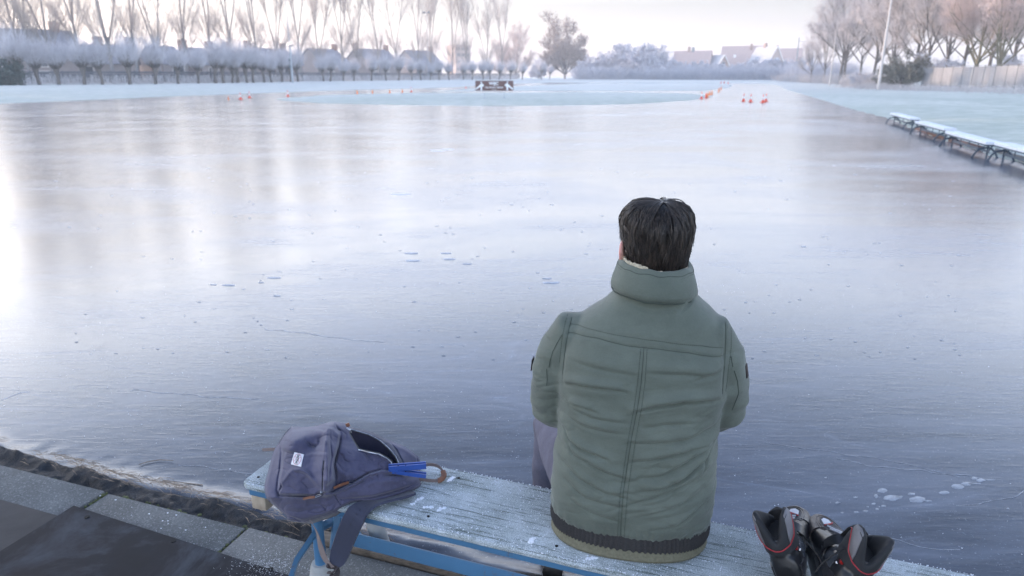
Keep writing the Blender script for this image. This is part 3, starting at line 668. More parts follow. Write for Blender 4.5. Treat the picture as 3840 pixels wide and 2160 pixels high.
# right-hand wood
TM = [broad_mesh(90 + k, 19, 11, TW_WOOD, BARK, (8, 14, 8, 6), .011, 300, .08, .08, .24, .26, 1, 3600) for k in range(3)]
OM = broad_mesh(97, 17, 12, TW_PINK, BARK_OLIVE, (11, 12, 8, 6), .012, 900, .09, .05, .24, .20, 1, 6000)
wood = [(3163, 118, 1.12, 0, "double stemmed bare tree standing right of the far pale mast"), (3150, 119, 1.0, 1, "bare tree stem close behind the double stemmed tree"), (3040, 150, .62, 2, "smaller rounded bare tree at the left end of the right-hand wood"),
        (3090, 140, .75, 1, "bare tree between the far mast and the left end of the wood"), (3272, 104, 1.0, 2, "bare tree with a dark stem left of the tall near mast"), (3225, 125, .95, 0, "bare tree in the wood behind the double stemmed tree"),
        (3340, 98, 1.0, 1, "leaning bare tree right of the tall near mast"), (3420, 96, 1.08, 0, "bare tree behind the dark round bush"), (3470, 90, .98, 2, "bare tree above the left end of the wooden fence"),
        (3540, 88, 1.05, 1, "tall bare tree behind the left part of the wooden fence"), (3600, 92, 1.05, 0, "tall bare tree in the wood left of the yellowish trunk"), (3790, 84, 1.0, 2, "bare tree near the right edge behind the fence"),
        (3850, 78, 1.0, 0, "bare tree at the right edge of the view"), (3700, 95, 1.1, 1, "bare tree deep in the wood between the two yellowish trunks"), (3950, 72, 1.0, 2, "bare tree beyond the right edge")]
for i, (px, Y, s, k, lb) in enumerate(wood):
    if px < 3900: plant("woodland_tree", lb, "tree", "bare trees of the right-hand wood", TM[k], foot(px, Y), s, i * 2.1)
plant("lichen_tree", "rosy frosted tree with a yellowish lichen trunk behind the middle of the fence", "tree", None, OM, foot(3659, 74), .9, .3)
plant("lichen_tree", "rosy frosted tree with a forked yellowish trunk behind the right part of the fence", "tree", None, OM, foot(3735, 70), .9, 2.7)
plant("frosted_bush", "white frosted fan shaped bush behind the left end of the fence", "bush", None, (LM[0]), foot(3510, 86), 1.1, 1)
plant("frosted_bush", "rosy frosted bush low behind the right end of the fence", "bush", None, (LM[1]), foot(3830, 76), 1.0, 2)
plant("frosted_bush", "low frosted bush between the far mast and the tall near mast", "bush", None, LM[1], foot(3235, 96), .6, 2)
DB = broad_mesh(99, 5.0, 5.2, TW_OLIVE, BARK, (10, 10, 9, 6), .014, 5200, .10, .05, .16, .12, 3)
plant("dark_bush", "dark olive rounded bush left of the wooden fence", "bush", None, DB, foot(3385, 82), .98, 1)

# ------------------------------------------------------------------ fence on the right
FW = N("grey_fence_panel"); v = FW.mapv(); n1 = FW.noise(FW.mapv((3, 3, .5)), 2, 5); 
FW.set(Base_Color=FW.ramp(n1, [(.3, (.20, .215, .24)), (.7, (.30, .305, .325))]), Roughness=.85); FW = FW.mat
GP = simple("grey_fence_post", (.26, .27, .28), (.18, .19, .20), 4, .8, 0)
p0 = foot(3458, 80); t = thing("wooden_fence", "long grey wooden panel fence in front of the right-hand wood", "fence", tuple(p0)); pts = [foot(x, y) - p0 for x, y in ((3458, 80), (3530, 77), (3605, 73.5), (3685, 70), (3770, 66), (3850, 62.5), (3930, 59.5))]
def fence_run(a, b, n):
    for i in range(n):
        p, q = a.lerp(b, i / n), a.lerp(b, (i + 1) / n); d = q - p; ang = math.atan2(d.y, d.x); M = Matrix.Rotation(ang, 3, 'Z'); mb = MB()
        for k in range(9): mb.box((p + q) / 2 + Vector((0, 0, .22 + k * .213)), (d.length - .1, .028, .20), M)
        mb.build("panel", FW, t); MB().box(p + Vector((0, 0, 1.05)), (.10, .10, 2.2), M, .01).build("post", GP, t)
        MB().box((p + q) / 2 + Vector((0, 0, 2.13)), (d.length - .1, .06, .03), M).build("cap_rail", GP, t)
for a, b in zip(pts, pts[1:]): fence_run(a, b, 2)

# ------------------------------------------------------------------ masts
STEEL = simple("galvanised_steel", (.42, .46, .50), (.34, .37, .40), 4, .55, 0)
STEEL_PALE = simple("pale_mast_paint", (.62, .60, .58), (.52, .50, .49), 4, .6, 0)
LAMP = simple("lamp_housing", (.18, .22, .25), (.14, .17, .19), 6, .5, 0)
def mast(name, label, px, Y, H, split, rlow, rtop, mat, heads=True, boxes=True):
    p = foot(px, Y); t = thing(name, label, "light mast", tuple(p), 0, "light masts around the rink")
    MB().tube([(0, 0, -.2), (0, 0, split)], [rlow, rlow * .8], 10).build("lower_pole", mat, t)
    MB().tube([(0, 0, split), (0, 0, H)], [rtop, rtop * .6], 8).build("upper_pole", mat, t)
    if boxes:
        b = MB().box((0, -.1, split), (.9, .12, .12), None, .02).build("bracket", LAMP, t)
        MB().box((.42, -.12, split + .12), (.42, .3, .16), Matrix.Rotation(.3, 3, 'X'), .03).build("floodlight", LAMP, t)
        for z in (split * .45, split * .62): MB().box((-.12, -.2, z), (.3, .22, .42), None, .03).build("switch_box", LAMP, t)
    if heads:
        MB().tube([(-.7, 0, H), (.7, 0, H)], .05, 6).build("cross_arm", mat, t)
        for s_ in (-1, 1): MB().box((s_ * .55, -.2, H + .15), (.6, .55, .32), Matrix.Rotation(.5, 3, 'X'), .06).build("floodlight", LAMP, t)
mast("light_mast", "tall floodlight mast with a bracket and boxes, standing among the left pollard willows", 1097, 118, 14.3, 5.6, .19, .08, STEEL)
mast("light_mast", "floodlight mast farther off, in line with the middle of the willow row", 1608, 186, 16.0, 3.5, .17, .1, STEEL, True, False)
mast("light_mast", "slender pale mast at the left end of the right-hand wood", 3113, 108, 9.5, 5, .12, .07, STEEL_PALE, False, False)
mast("light_mast", "tall sunlit mast on the right bank running out of the top of the view", 3298, 76, 17, 6, .15, .10, STEEL_PALE, True, False)
p = foot(2979, 262); t = thing("catenary_post", "dark railway catenary post with an arm above the rightmost houses", "post", tuple(p))
MB().box((0, 0, 7), (.35, .35, 14), None, .03).build("pole", LAMP, t); MB().box((2.3, 0, 12.7), (4.6, .15, .15)).build("arm", LAMP, t); MB().tube([(.2, 0, 11), (2.6, 0, 12.7)], .06, 6).build("stay", LAMP, t)

# ------------------------------------------------------------------ houses
BRICK = simple("reddish_brick", (.36, .24, .19), (.26, .17, .14), 9, .9, 0)
BRICKP = simple("pale_brick", (.46, .36, .31), (.36, .28, .25), 9, .9, 0)
TILE_R = simple("red_roof_tile_frosted", (.52, .40, .37), (.40, .30, .28), 3, .9, .2, 6, .05)
TILE_B = simple("grey_roof_tile_frosted", (.40, .44, .50), (.28, .31, .36), 3, .9, .2, 6, .05)
TRIM = simple("white_trim", (.80, .78, .74), (.70, .68, .66), 3, .7, 0)
GLASS = N("window_glass").set(Base_Color=(.05, .06, .08), Roughness=.08)
LITW = N("warm_reflecting_glass").set(Base_Color=(.75, .55, .35), Roughness=.3)
ROOFW = simple("dark_roof_frosted", (.30, .31, .36), (.22, .23, .27), 2.5, .95, .2, 6, .05)
WALLW = simple("house_wall", (.33, .30, .30), (.26, .23, .23), 3, .9, 0)
def house(name, label, px, Y, rot, Wd, Ln, eave, ridge, wall, roof, chims=(), dormer=False, sky_=0, gable_win=True, group="houses beyond the far thicket", low=False, trim=True):
    """gable faces local -y; ridge runs along local y"""
    p = foot(px, Y); p.z -= .3; t = thing(name, label, "house", tuple(p), rot, group); hw = Wd / 2; ridge *= .93; eave *= .93
    MB().prism([(-hw, 0), (hw, 0), (hw, eave), (0, ridge - .12), (-hw, eave)], 0, Ln).build("wall", wall, t, False)
    rf = MB(); k = (ridge - eave) / hw; ov = .35
    for s_ in (-1, 1):
        a = Vector((0, 0, ridge)); b = Vector((s_ * (hw + ov), 0, eave - k * ov)); n = Vector((s_ * k, 0, 1)).normalized() * .16
        y0, y1 = -.3, Ln + .3; q = [a, b, b + n, a + n]
        rf.add([Vector((w_.x, y, w_.z)) for y in (y0, y1) for w_ in q], [(0, 1, 2, 3), (7, 6, 5, 4), (0, 4, 5, 1), (1, 5, 6, 2), (2, 6, 7, 3), (3, 7, 4, 0)])
    r = rf.build("roof", roof, t, False)
    for (u, y, hgt, bm_) in chims: MB().box((u, y, ridge + hgt / 2 - .7 - abs(u) * k), (.9, .9, hgt + 1.2), None, .03).build("chimney", BRICK if bm_ else LAMP, r)
    if trim:
        for s_ in (-1, 1):
            a = Vector((0, -.34, ridge + .02)); b = Vector((s_ * (hw + ov), -.34, eave - k * ov + .02)); d = b - a
            MB().box((a + b) / 2, (d.length, .10, .30), Matrix.Rotation(-math.atan2(d.z, d.x), 3, 'Y')).build("barge_board", TRIM, t, False)
    if gable_win:
        for z, ww, hh in ((eave + (ridge - eave) * .42, 1.3, 1.7), (eave - 1.0, 2.4, 1.6)):
            f_ = MB().box((0, -.03, z), (ww + .25, .09, hh + .25)).build("window", TRIM, t, False); MB().box((0, -.085, z), (ww, .03, hh)).build("pane", GLASS, f_, False)
    if dormer:
        d_ = MB().box((hw * .62, Ln * .45, eave + (ridge - eave) * .40), (hw * .6, 3.6, 1.7), None, .02).build("dormer", TRIM, t, False)
        for y in (-1.1, 0, 1.1): MB().box((hw * .62 + hw * .3 + .02, Ln * .45 + y, eave + (ridge - eave) * .42), (.04, .9, 1.1)).build("pane", GLASS, d_, False)
    for i in range(sky_):
        s_ = -1; n = Vector((s_ * k, 0, 1)).normalized(); c = Vector((s_ * hw * .42, Ln * (.3 + .4 * i), ridge - k * hw * .42)) + n * .2
        MB().box(c, (1.3, 1.0, .1), Matrix.Rotation(s_ * math.atan2(k, 1), 3, 'Y')).build("skylight", TRIM, r, False)
    return t
Hs = "gabled house beyond the thicket, "
house("gabled_house", "gabled house with white barge boards and a dark chimney, leftmost of the far houses", 2535, 268, .25, 8.5, 11, 3.6, 10.2, BRICK, TILE_B, ((1.5, 6, 2.6, 0),))
house("gabled_house", "house showing a wide pinkish roof and a shadowed gable end", 2660, 262, 1.15, 9, 13, 3.2, 10.6, BRICK, TILE_R, ((0, 8, 1.6, 1), (0, 6.5, 1.4, 0)), trim=False)
house("gabled_house", "small brown brick gable between the pinkish roof and the dormer house", 2683, 285, .1, 5.5, 8, 4.0, 9.2, BRICKP, TILE_B)
house("gabled_house", "house with a brick gable and a white dormer on its frosted roof", 2708, 258, .45, 8, 12, 3.0, 8.9, BRICK, TILE_B, ((0, 8, 1.0, 1),), True)
house("gabled_house", "tall house with a reddish roof, skylights and a brick chimney", 2866, 288, 1.2, 10, 17, 3.5, 13.5, BRICKP, TILE_R, ((-.6, 6, 2.0, 1),), False, 2, trim=False)
house("gabled_house", "white edged gabled house with a grey blue roof left of the catenary post", 2902, 262, .28, 9.5, 12, 3.2, 12.3, BRICKP, TILE_B, ((0, 7, 1.4, 1),))
house("gabled_house", "pinkish roofed house half hidden by the left end of the right-hand wood", 2995, 280, 1.1, 9, 16, 3.5, 12.2, BRICKP, TILE_R, ((0, 9, 1.4, 1),), trim=False)
def terrace(label, px0, px1, Yoff, ridge_y, chims, ab=None):
    """row house whose long side faces the rink; ridge seen at photo height ridge_y"""
    Y0, Y1 = rowY(px0) + Yoff, rowY(px1) + Yoff; a, b = foot(px0, Y0), foot(px1, Y1)
    if ab: a, b = Vector(ab[0]), Vector(ab[1])
    d = b - a; L = d.length; Ym = (Y0 + Y1) / 2
    H = at_depth((px0 + px1) / 2, ridge_y, Ym).z - min(a.z, b.z) + .3; eave = H * .56
    p = a.copy(); p.z = min(a.z, b.z) - .3; t = thing("terraced_house", label, "house", tuple(p), math.atan2(d.y, d.x), "terraced houses behind the poplars")
    sec = [(0, 0), (8, 0), (8, eave), (4, H - .12), (0, eave)]
    MB().prism(sec, 0, L, lambda x, y, z: Vector((y, x, z))).build("wall", WALLW, t, False)
    rf = MB()
    for (q0, q1) in (((4, H), (-.4, eave - .35)), ((4, H), (8.4, eave - .35))):
        n = Vector((0, -(q1[1] - q0[1]), (q1[0] - q0[0]))); n = n if n.z > 0 else -n; n = n.normalized() * .15; A_, B_ = Vector((0, *q0)), Vector((0, *q1)); q = [A_, B_, B_ + n, A_ + n]
        rf.add([Vector((x, w_.y, w_.z)) for x in (-.25, L + .25) for w_ in q], [(0, 1, 2, 3), (7, 6, 5, 4), (0, 4, 5, 1), (1, 5, 6, 2), (2, 6, 7, 3), (3, 7, 4, 0)])
    r = rf.build("roof", ROOFW, t, False)
    for c in chims: MB().box((c * L, 4, H + .35), (1.3, .9, 1.9), None, .03).build("chimney", BRICK, r)
    for k in range(max(1, int(L / 5))):
        x = 2.5 + k * 5
        if x > L - 1.5: break
        for z in (1.6, eave - 1.2):
            f_ = MB().box((x, -.02, z), (2.2, .08, 1.3)).build("window", TRIM, t, False); MB().box((x, -.07, z), (1.9, .03, 1.05)).build("pane", GLASS, f_, False)
for ab in (((-92, 84, .4), (-66, 112, .4)), ((-104, 50, .4), (-93, 83, .4)), ((-110, 16, .4), (-104, 49, .4))):  # unseen blocks, added to keep the low sun off the foreground
    terrace("unseen terraced house block added beyond the left edge of the view to block the low sun", 20, 250, 24, 112, (.3, .95), ab)
terrace("terraced house block with a chimney at its right end, behind the leftmost willows", 20, 250, 24, 157, (.05, .97))
terrace("terraced house block behind the willows, between the second and third chimney from the left", 262, 500, 24, 165, (.45, .96))
terrace("terraced house block behind the poplars with a frosted low roof and no chimney", 622, 712, 24, 172, ())
terrace("terraced house with chimneys at both ends, left of the tall floodlight mast", 764, 866, 24, 180, (.02, .97))
terrace("small terraced house end left of the tall floodlight mast", 880, 925, 24, 182, (.9,))
terrace("terraced house block with a tall chimney right behind the tall floodlight mast", 1006, 1138, 24, 182, (.02, .97))
terrace("terraced house block with a dark roof right of the floodlight mast", 1218, 1316, 24, 183, (.98,))
terrace("terraced house block with a dark roof in the middle of the willow row", 1388, 1502, 24, 184, (.02, .98))
terrace("terraced house block behind the second floodlight mast", 1562, 1658, 24, 189, (.98,))
t = thing("flat_block", "pale flat roofed block rising behind the poplars in the distance", "building", tuple(foot(1740, 330)), .5)
MB().box((0, 5, 7), (7.5, 9, 14.6), None, .05).build("wall", BRICKP, t, False)
for z in (4, 7, 10, 12.7):
    for x in (-2.2, 0, 2.2): MB().box((x, .47, z), (1.4, .1, 1.3)).build("window", GLASS, t, False)

# ------------------------------------------------------------------ sign on the island
SBR = simple("brown_sign_board", (.155, .085, .075), (.135, .072, .064), 4, .6, 0)
SWH = N("sign_white").set(Base_Color=(.82, .84, .86), Roughness=.6)
pa, pb = at(1783, 367, .05), at(1925, 367, .05); dpt = at(1855, 367, .05).y
sw = (pb - pa).length; t = thing("club_sign", "brown club sign with white skater figures and lettering on the frosted island", "sign", ((pa.x + pb.x) / 2, dpt, .05))
u_ = sw / 142.0; bz0 = (367 - 342) * u_ / .985; bz1 = (367 - 306.5) * u_ / .985
MB().box((0, 0, (bz0 + bz1) / 2), (sw, .035, bz1 - bz0), None, .004).build("board", SBR, t, angle=30)
for s_ in (1817 - 1854, 1891 - 1854):
    MB().tube([(s_ * u_, .04, 0), (s_ * u_, .04, bz1 - .1)], .022, 8).build("post", STEEL, t)
    MB().loft([[Vector((s_ * u_ + math.cos(6.283 * k / 12) * r_, .04 + math.sin(6.283 * k / 12) * r_, z)) for k in range(12)] for r_, z in ((.17, -.04), (.15, .01), (.05, .05), (.025, .09))]).build("foot", STEEL, t)
def sx(x): return (x - 1258) / 2400 * sw
def sz_(y): return bz1 - (y - 120) / 590 * (bz1 - bz0)
fig = [(385, 165), (440, 150), (470, 230), (500, 290), (560, 320), (610, 370), (560, 450), (520, 470), (490, 480), (490, 560), (480, 620), (520, 680), (370, 680), (390, 600), (385, 500), (340, 500), (230, 560), (130, 640), (80, 620), (85, 560), (230, 450), (330, 350), (420, 300)]
for mir in (0, 1):
    poly = [((2516 - x) if mir else x, y) for x, y in fig]
    MB().prism([(sx(x), sz_(y)) for x, y in poly], -.024, -.0178).build("skater_figure", SWH, t, False)
def lettering(body, size, mat, parent, name, loc, sx_=1.0, bold=0.0, shear=0, rot=(R(90), 0, 0), ext=.003):
    cu = bpy.data.curves.new("t", 'FONT'); cu.body = body; cu.size = size; cu.align_x = 'CENTER'; cu.align_y = 'CENTER'; cu.extrude = ext; cu.offset = bold; cu.shear = shear
    o = bpy.data.objects.new("t", cu); COL.objects.link(o); me = evaluated_mesh(o); bpy.data.objects.remove(o)
    a = coords(me); a[:, 0] *= sx_; M = Matrix.LocRotScale(Vector(loc), Matrix.Rotation(rot[2], 3, 'Z') @ Matrix.Rotation(rot[0], 3, 'X'), None); M = np.array(M)
    set_coords(me, a @ M[:3, :3].T + M[:3, 3]); me.materials.clear(); me.materials.append(mat); return link(name, me, parent)
lettering("WIJC", .30, SWH, t, "lettering", (sx(1220), -.021, sz_(285)), 1.05, .012)
lettering("Noorderham Toplopen", .165, SWH, t, "lettering", (sx(1255), -.021, sz_(505)), .86, .004)
lettering("sinds 1896", .085, SWH, t, "lettering", (sx(1235), -.021, sz_(640)), 1.0, .001)

# ------------------------------------------------------------------ cones
CO = N("cone_orange").set(Base_Color=(.80, .07, .02), Roughness=.5); CY = N("cone_yellow_orange").set(Base_Color=(.85, .22, .03), Roughness=.5); CW = N("cone_white").set(Base_Color=(.82, .83, .85), Roughness=.5)
def cone(px, py, H, label, mat=CO, band=True):
    H *= .80
    p = at(px, py, 0.0); p.z = max(gz(p.x, p.y), 0) + .003; t = thing("traffic_cone", label, "cone", tuple(p), rng.random() * 6, "cones marking the skating track")
    if band:
        MB().box((0, 0, .02), (.30 * H / .6, .30 * H / .6, .04), None, .01).build("base", mat, t)
        prof = [(.105, .04), (.075, .21), (.070, .235), (.050, .40), (.046, .42), (.020, .59), (.016, .6)]
        for nm, sl_, m_ in (("body", prof[:2], mat), ("stripe", prof[1:5], CW), ("tip", prof[4:], mat)):
            MB().loft([[Vector((math.cos(6.283 * k / 14) * r_, math.sin(6.283 * k / 14) * r_, z)) * (H / .6) for k in range(14)] for r_, z in sl_]).build(nm, m_, t)
    else:
        MB().loft([[Vector((math.cos(6.283 * k / 12) * r_, math.sin(6.283 * k / 12) * r_, z)) * (H / .4) for k in range(12)] for r_, z in ((.12, 0), (.12, .02), (.085, .03), (.06, .2), (.025, .39), (.015, .4))]).build("body", mat, t)
Z3 = 400 / 2576
cone(857, 374, .30, "small plain orange cone, leftmost of the cones on the left", CY, False)
cone(903, 373, .60, "orange and white cone, left one of the close pair on the left of the rink")
cone(936, 367, .60, "orange and white cone, right one of the close pair on the left of the rink")
cone(1080, 362, .62, "orange and white cone standing alone left of the island tip")
for i, (x, y) in enumerate(((1340, 355), (1397, 352), (1462, 350), (1509, 348))): cone(x, y, .45, "small plain orange cone, %s from the left of four behind the island" % ORD[i], CY, False)
cone(1543, 345, .62, "orange and white cone at the right end of the row behind the island")
cone(1747, 332, .4, "tiny red cone far off, left of the brown sign", CO, False)
cone(2580 + 325 * Z3, 290 + 520 * Z3, .62, "orange and white cone at the right tip of the island")
for i, (x, y) in enumerate(((432, 500), (465, 490), (513, 455), (573, 420))): cone(2580 + x * Z3, 290 + y * Z3, .48, "plain orange cone, %s from the left in the slanting row right of the island" % ORD[i], CO if i == 0 else CY, False)
for i, (x, y) in enumerate(((742, 350), (795, 305))): cone(2580 + x * Z3, 290 + y * Z3, .55, ("farther orange cone at the upper left of the track's bend", "farther orange cone at the upper right of the track's bend")[i], CY, False)
for i, (x, y) in enumerate(((795, 158), (873, 158), (967, 160))): cone(2580 + x * Z3, 290 + y * Z3, .6, "faint reddish cone in the far distance, %s of three" % ("left", "middle", "right")[i], CO, False)
cone(2580 + 1340 * Z3, 290 + 585 * Z3, .64, "orange and white cone, leftmost of four across the right lane")
cone(2580 + 1510 * Z3, 290 + 598 * Z3, .64, "orange and white cone, second of four across the right lane")
cone(2580 + 1805 * Z3, 290 + 615 * Z3, .64, "orange and white cone, nearest one of the close pair across the right lane")
cone(2580 + 1880 * Z3, 290 + 585 * Z3, .64, "orange and white cone, farther one of the close pair across the right lane")
# ------------------------------------------------------------------ benches
m = N("frosted_plank"); v = m.mapv((1, 1, 1)); vg = m.mapv((1.2, 26, 26)); gr = m.noise(vg, 5, 6, .7); fr = m.noise(v, 7, 6, .7); fn = m.noise(v, 420, 2, .7); fn2 = m.noise(v, 150, 3, .7)
wood = m.ramp(gr, [(.3, (.06, .085, .075)), (.7, (.14, .18, .165))])
amt = m.math('ADD', m.math('MULTIPLY', m.ramp(fr, [(.32, 0), (.66, 1)]), .48), m.math('MULTIPLY', m.ramp(fn, [(.44, 0), (.6, 1)]), .55))
amt = m.math('SUBTRACT', amt, m.math('MULTIPLY', m.ramp(gr, [(.38, 1), (.47, 0)]), .45), True)
m.set(Base_Color=m.mix(amt, wood, (.60, .67, .73)), Roughness=.75)
b1 = m.bump(gr, .35, .004); m.bump(m.math('ADD', fn, fn2), .55, .0022, b1); PLANK = m.mat
FROSTW = simple("thick_frost", (.80, .84, .90), (.66, .72, .80), 9, .9, .3, 60, .01)
def paint(name, c, wear):
    m = N(name); v = m.mapv(); n1 = m.noise(v, 26, 6, .7); n2 = m.noise(v, 5, 4); 
    col = m.mix(m.math('MULTIPLY', m.ramp(n1, [(.60, 0), (.68, 1)]), m.ramp(n2, [(.42, 0), (.6, 1)])), m.ramp(n2, [(.3, tuple(x * .82 for x in c)), (.7, c)]), wear)
    m.set(Base_Color=col, Roughness=.42); m.bump(n1, .12, .003); return m.mat
BLUE = paint("chipped_blue_paint", (.075, .20, .36), (.13, .085, .06))
TEAL = paint("dark_blue_paint", (.05, .085, .13), (.07, .06, .05))
FOOTC = simple("pale_concrete", (.42, .44, .45), (.28, .30, .30), 14, .9, .4, 60)
WBLK = simple("pale_wood_block", (.48, .42, .33), (.30, .25, .19), 18, .85, .2, 60)
OLDB = simple("old_brown_wood", (.26, .19, .12), (.14, .10, .06), 30, .85, .3, 60)
BENCH_O = Vector((-.836, 1.866, 0)); BENCH_A = R(-20)
def bench(label, loc, rz, L, seat_z, paint_m, plank_m, near, group=None):
    t = thing("bench", label, "bench", loc, rz, group); W = .30; zt = seat_z; lo = zt - (.023 if near else .06)
    # plank with softened, slightly uneven edges
    mb = MB(); nxs = int(L / (.02 if near else .1)); prof = []
    rings = []
    for i in range(nxs + 1):
        x = L * i / nxs; j = .0025 * mnoise.noise(Vector((x * 9, 1, 0))) if near else 0; e = .012 * (1 - min(1, x / .012) if x < .012 else 0)
        y0, y1 = .0 + j + e, W + j - e
        rings.append([Vector((x, y0 + .006, lo)), Vector((x, y0, lo + .006)), Vector((x, y0, zt - .008)), Vector((x, y0 + .003, zt - .003)), Vector((x, y0 + .009, zt - .0004)), Vector((x, W * .33, zt + .0005 * j)), Vector((x, W * .67, zt)),
                      Vector((x, y1 - .009, zt - .0004)), Vector((x, y1 - .003, zt - .003)), Vector((x, y1, zt - .008)), Vector((x, y1, lo + .006)), Vector((x, y1 - .006, lo))])
    mb.loft(rings); seat = mb.build("seat", plank_m, t, angle=30)
    # angle-iron rails
    for y, nm in ((.012, 1), (W - .012, -1)):
        mb = MB(); mb.box((L / 2, y + nm * .010, lo - .0145), (L - .02, .006, .028), None, .0015); mb.box((L / 2, y + nm * .030, lo - .006), (L - .02, .038, .006), None, .0015)
        mb.build("seat_rail", paint_m, t, angle=30)
    for x in (.016, L - .016): MB().box((x, W / 2, lo - .016), (.006, W - .05, .030), None, .0015).build("end_bar", paint_m, t, angle=30)
    px = (.18, L - .35) if near else (.22, L - .30); py = .115 if near else .15
    for k, x in enumerate(px):
        top = lo - .002; sgn = 1 if k == 0 else -1
        MB().tube([(x, py, .03), (x, py, top)], .0185, 20).build("post", paint_m, t)
        MB().box((x, W / 2, lo - .012), (.05, W - .05, .012), None, .002).build("cross_bracket", paint_m, t)
        for s_, ys in ((1, (py - .015, -.0, -.065, -.13)), (-1, (py + .015, .23, .30, .37))):
            zz = (.245, .215, .14, .0)
            mb = MB(); mb.tube([(x, ys[0], zz[0]), (x, ys[1], zz[1]), (x, ys[2], zz[2]), (x, ys[3], zz[3])], .017 if near else .02, 4, True, .35, (1, 0, 0)); mb.build("foot_brace", paint_m, t, angle=30)
        MB().tube([(x + sgn * .03, py + .03, .16), (x + sgn * .02, W - .06, lo - .03)], .014, 4).build("diagonal_brace", paint_m, t, angle=20)
        if near:
            rings = [[Vector((x + r_ * math.cos(6.283 * j / 24), py + r_ * math.sin(6.283 * j / 24) * .95, z)) for j in range(24)] for r_, z in ((.052, -.02), (.050, .02), (.034, .112), (.030, .121), (.019, .1215))]
            MB().loft(rings).build("concrete_foot", FOOTC, t, angle=50)
            MB().box((x + .045, py + .055, .19), (.022, .022, .075), Matrix.Rotation(.5, 3, 'Y'), .004).build("wood_wedge", OLDB, t)
    zr = .214 if near else .17
    mb = MB(); mb.box((L / 2 + .02, .150 if near else py, zr), (L - .44, .006, .052), None, .0015); mb.box((L / 2 + .02, (.150 if near else py) + .022, zr - .024), (L - .44, .04, .006), None, .0015)
    mb.build("lower_rail", paint_m, t, angle=30)
    if not near:
        for k in range(1, 4):
            x = .22 + (L - .52) * k / 4; MB().box((x, py, (lo + zr) / 2), (.035, .012, lo - zr)).build("strut", paint_m, t)
        for k in range(4):
            x0 = .22 + (L - .52) * k / 4; x1 = .22 + (L - .52) * (k + 1) / 4
            if k in (0, 3): MB().tube([(x0, py, zr), (x1, py, lo - .03)], .008, 4).build("diagonal_brace", paint_m, t)
    else:
        MB().box((.035, .055, lo - .058), (.055, .06, .050), None, .006).build("wood_block", WBLK, t)
        p = MB(); p.tube([(.30, .262, .27), (.33, .215, .235), (.36, .205, .17)], .028, 14); p.build("pipe_bend", FOOTC, t)
        hb = MB()
        for x in (.03, .62, 1.0, 1.55, 2.0):
            for y in (.045, .255): hb.tube([(x, y, zt - .004), (x, y, zt + .0012)], .0045, 10)
        hb.build("bolt_holes", HOLE, seat)
        sc = MB()     # scraped up frost curls on the seat
        for (x, y, a, l_) in ((.555, .10, 1.2, .05), (.60, .085, .4, .03), (.64, .09, .9, .028), (.60, .24, 1.3, .03), (.93, .045, 1.2, .028), (1.1, .03, .3, .03), (1.75, .12, .2, .10), (1.9, .2, .1, .12), (1.02, .17, .1, .09)):
            d = Vector((math.cos(a), math.sin(a), 0)); sd_v = Vector((-d.y, d.x, 0))
            for q in range(26):
                c = Vector((x, y, zt)) + d * (rng.random() - .5) * l_ + sd_v * rng.gauss(0, .003); r_ = rng.uniform(.0015, .004); sc.ball(c, r_, r_, r_ * .8, 6, 4)
        for k in range(2600):
            x = rng.uniform(.02, L - .5); y = rng.choice((rng.random() ** 3 * .3, .3 - rng.random() ** 4 * .3, rng.random() * .3)); r_ = rng.uniform(.0008, .0019); sc.ball((x, min(max(y, .004), .296), zt), r_, r_, r_, 5, 3)
        sc.build("frost_crystals", FROSTW, seat)
    return t
BN = bench("blue framed bench with a frosted plank on which the man sits", tuple(BENCH_O), BENCH_A, 2.6, .45, BLUE, PLANK, True)
def far_bench(label, a, b, sz, dz):
    a, b = Vector((*a, 0)), Vector((*b, 0)); d = a - b; a_ = math.atan2(d.y, d.x)     # local x from the near end to the far end, y to the rink side?
    d2 = b - a; rz = math.atan2(d2.y, d2.x); return bench(label, (a.x, a.y, dz), rz, d2.length, sz, TEAL, FROSTW, False, "white frosted benches along the right edge of the rink")
def fb(x, y, z): return at(3280 + x / 4.529, 380 + y / 4.529, z)[:2]
Zf = .355
far_bench("white frosted bench farthest away in the row along the right edge of the rink", fb(258, 192, Zf), fb(605, 282, Zf), .39, -.035)
far_bench("second farthest white frosted bench on the right edge, with a dark forked leg", fb(678, 332, Zf), fb(1175, 455, Zf), .39, -.035)
far_bench("third white frosted bench on the right edge, overlapping the one at the picture's edge", fb(1190, 500, Zf), fb(1890, 685, Zf), .39, -.035)
far_bench("nearest white frosted bench on the right, cut off by the edge of the view", fb(2020, 690, Zf), fb(3000, 930, Zf), .39, -.035)
# planks frozen along the right edge
RW = simple("reddish_edging_wood", (.26, .15, .12), (.16, .10, .085), 8, .9, .2, 30)
GW = simple("grey_edging_wood", (.27, .27, .27), (.17, .17, .17), 8, .9, .2, 30)
def edging(p, q, mt, lb, h=.07):
    a, b = at(3280 + p[0] / 4.529, 380 + p[1] / 4.529, .04), at(3280 + q[0] / 4.529, 380 + q[1] / 4.529, .04); d = b - a
    tag(MB().box((a + b) / 2, (d.length, .06, h + .06), Matrix.Rotation(math.atan2(d.y, d.x), 3, 'Z'), .008).build("edging_plank", mt), lb, "plank")
edging((700, 460), (1180, 620), RW, "reddish plank edging the ice under the second farthest bench")
edging((1270, 650), (1830, 815), RW, "reddish plank edging the ice under the third bench")
edging((2060, 845), (2800, 1080), GW, "grey plank edging the ice under the nearest right-hand bench")
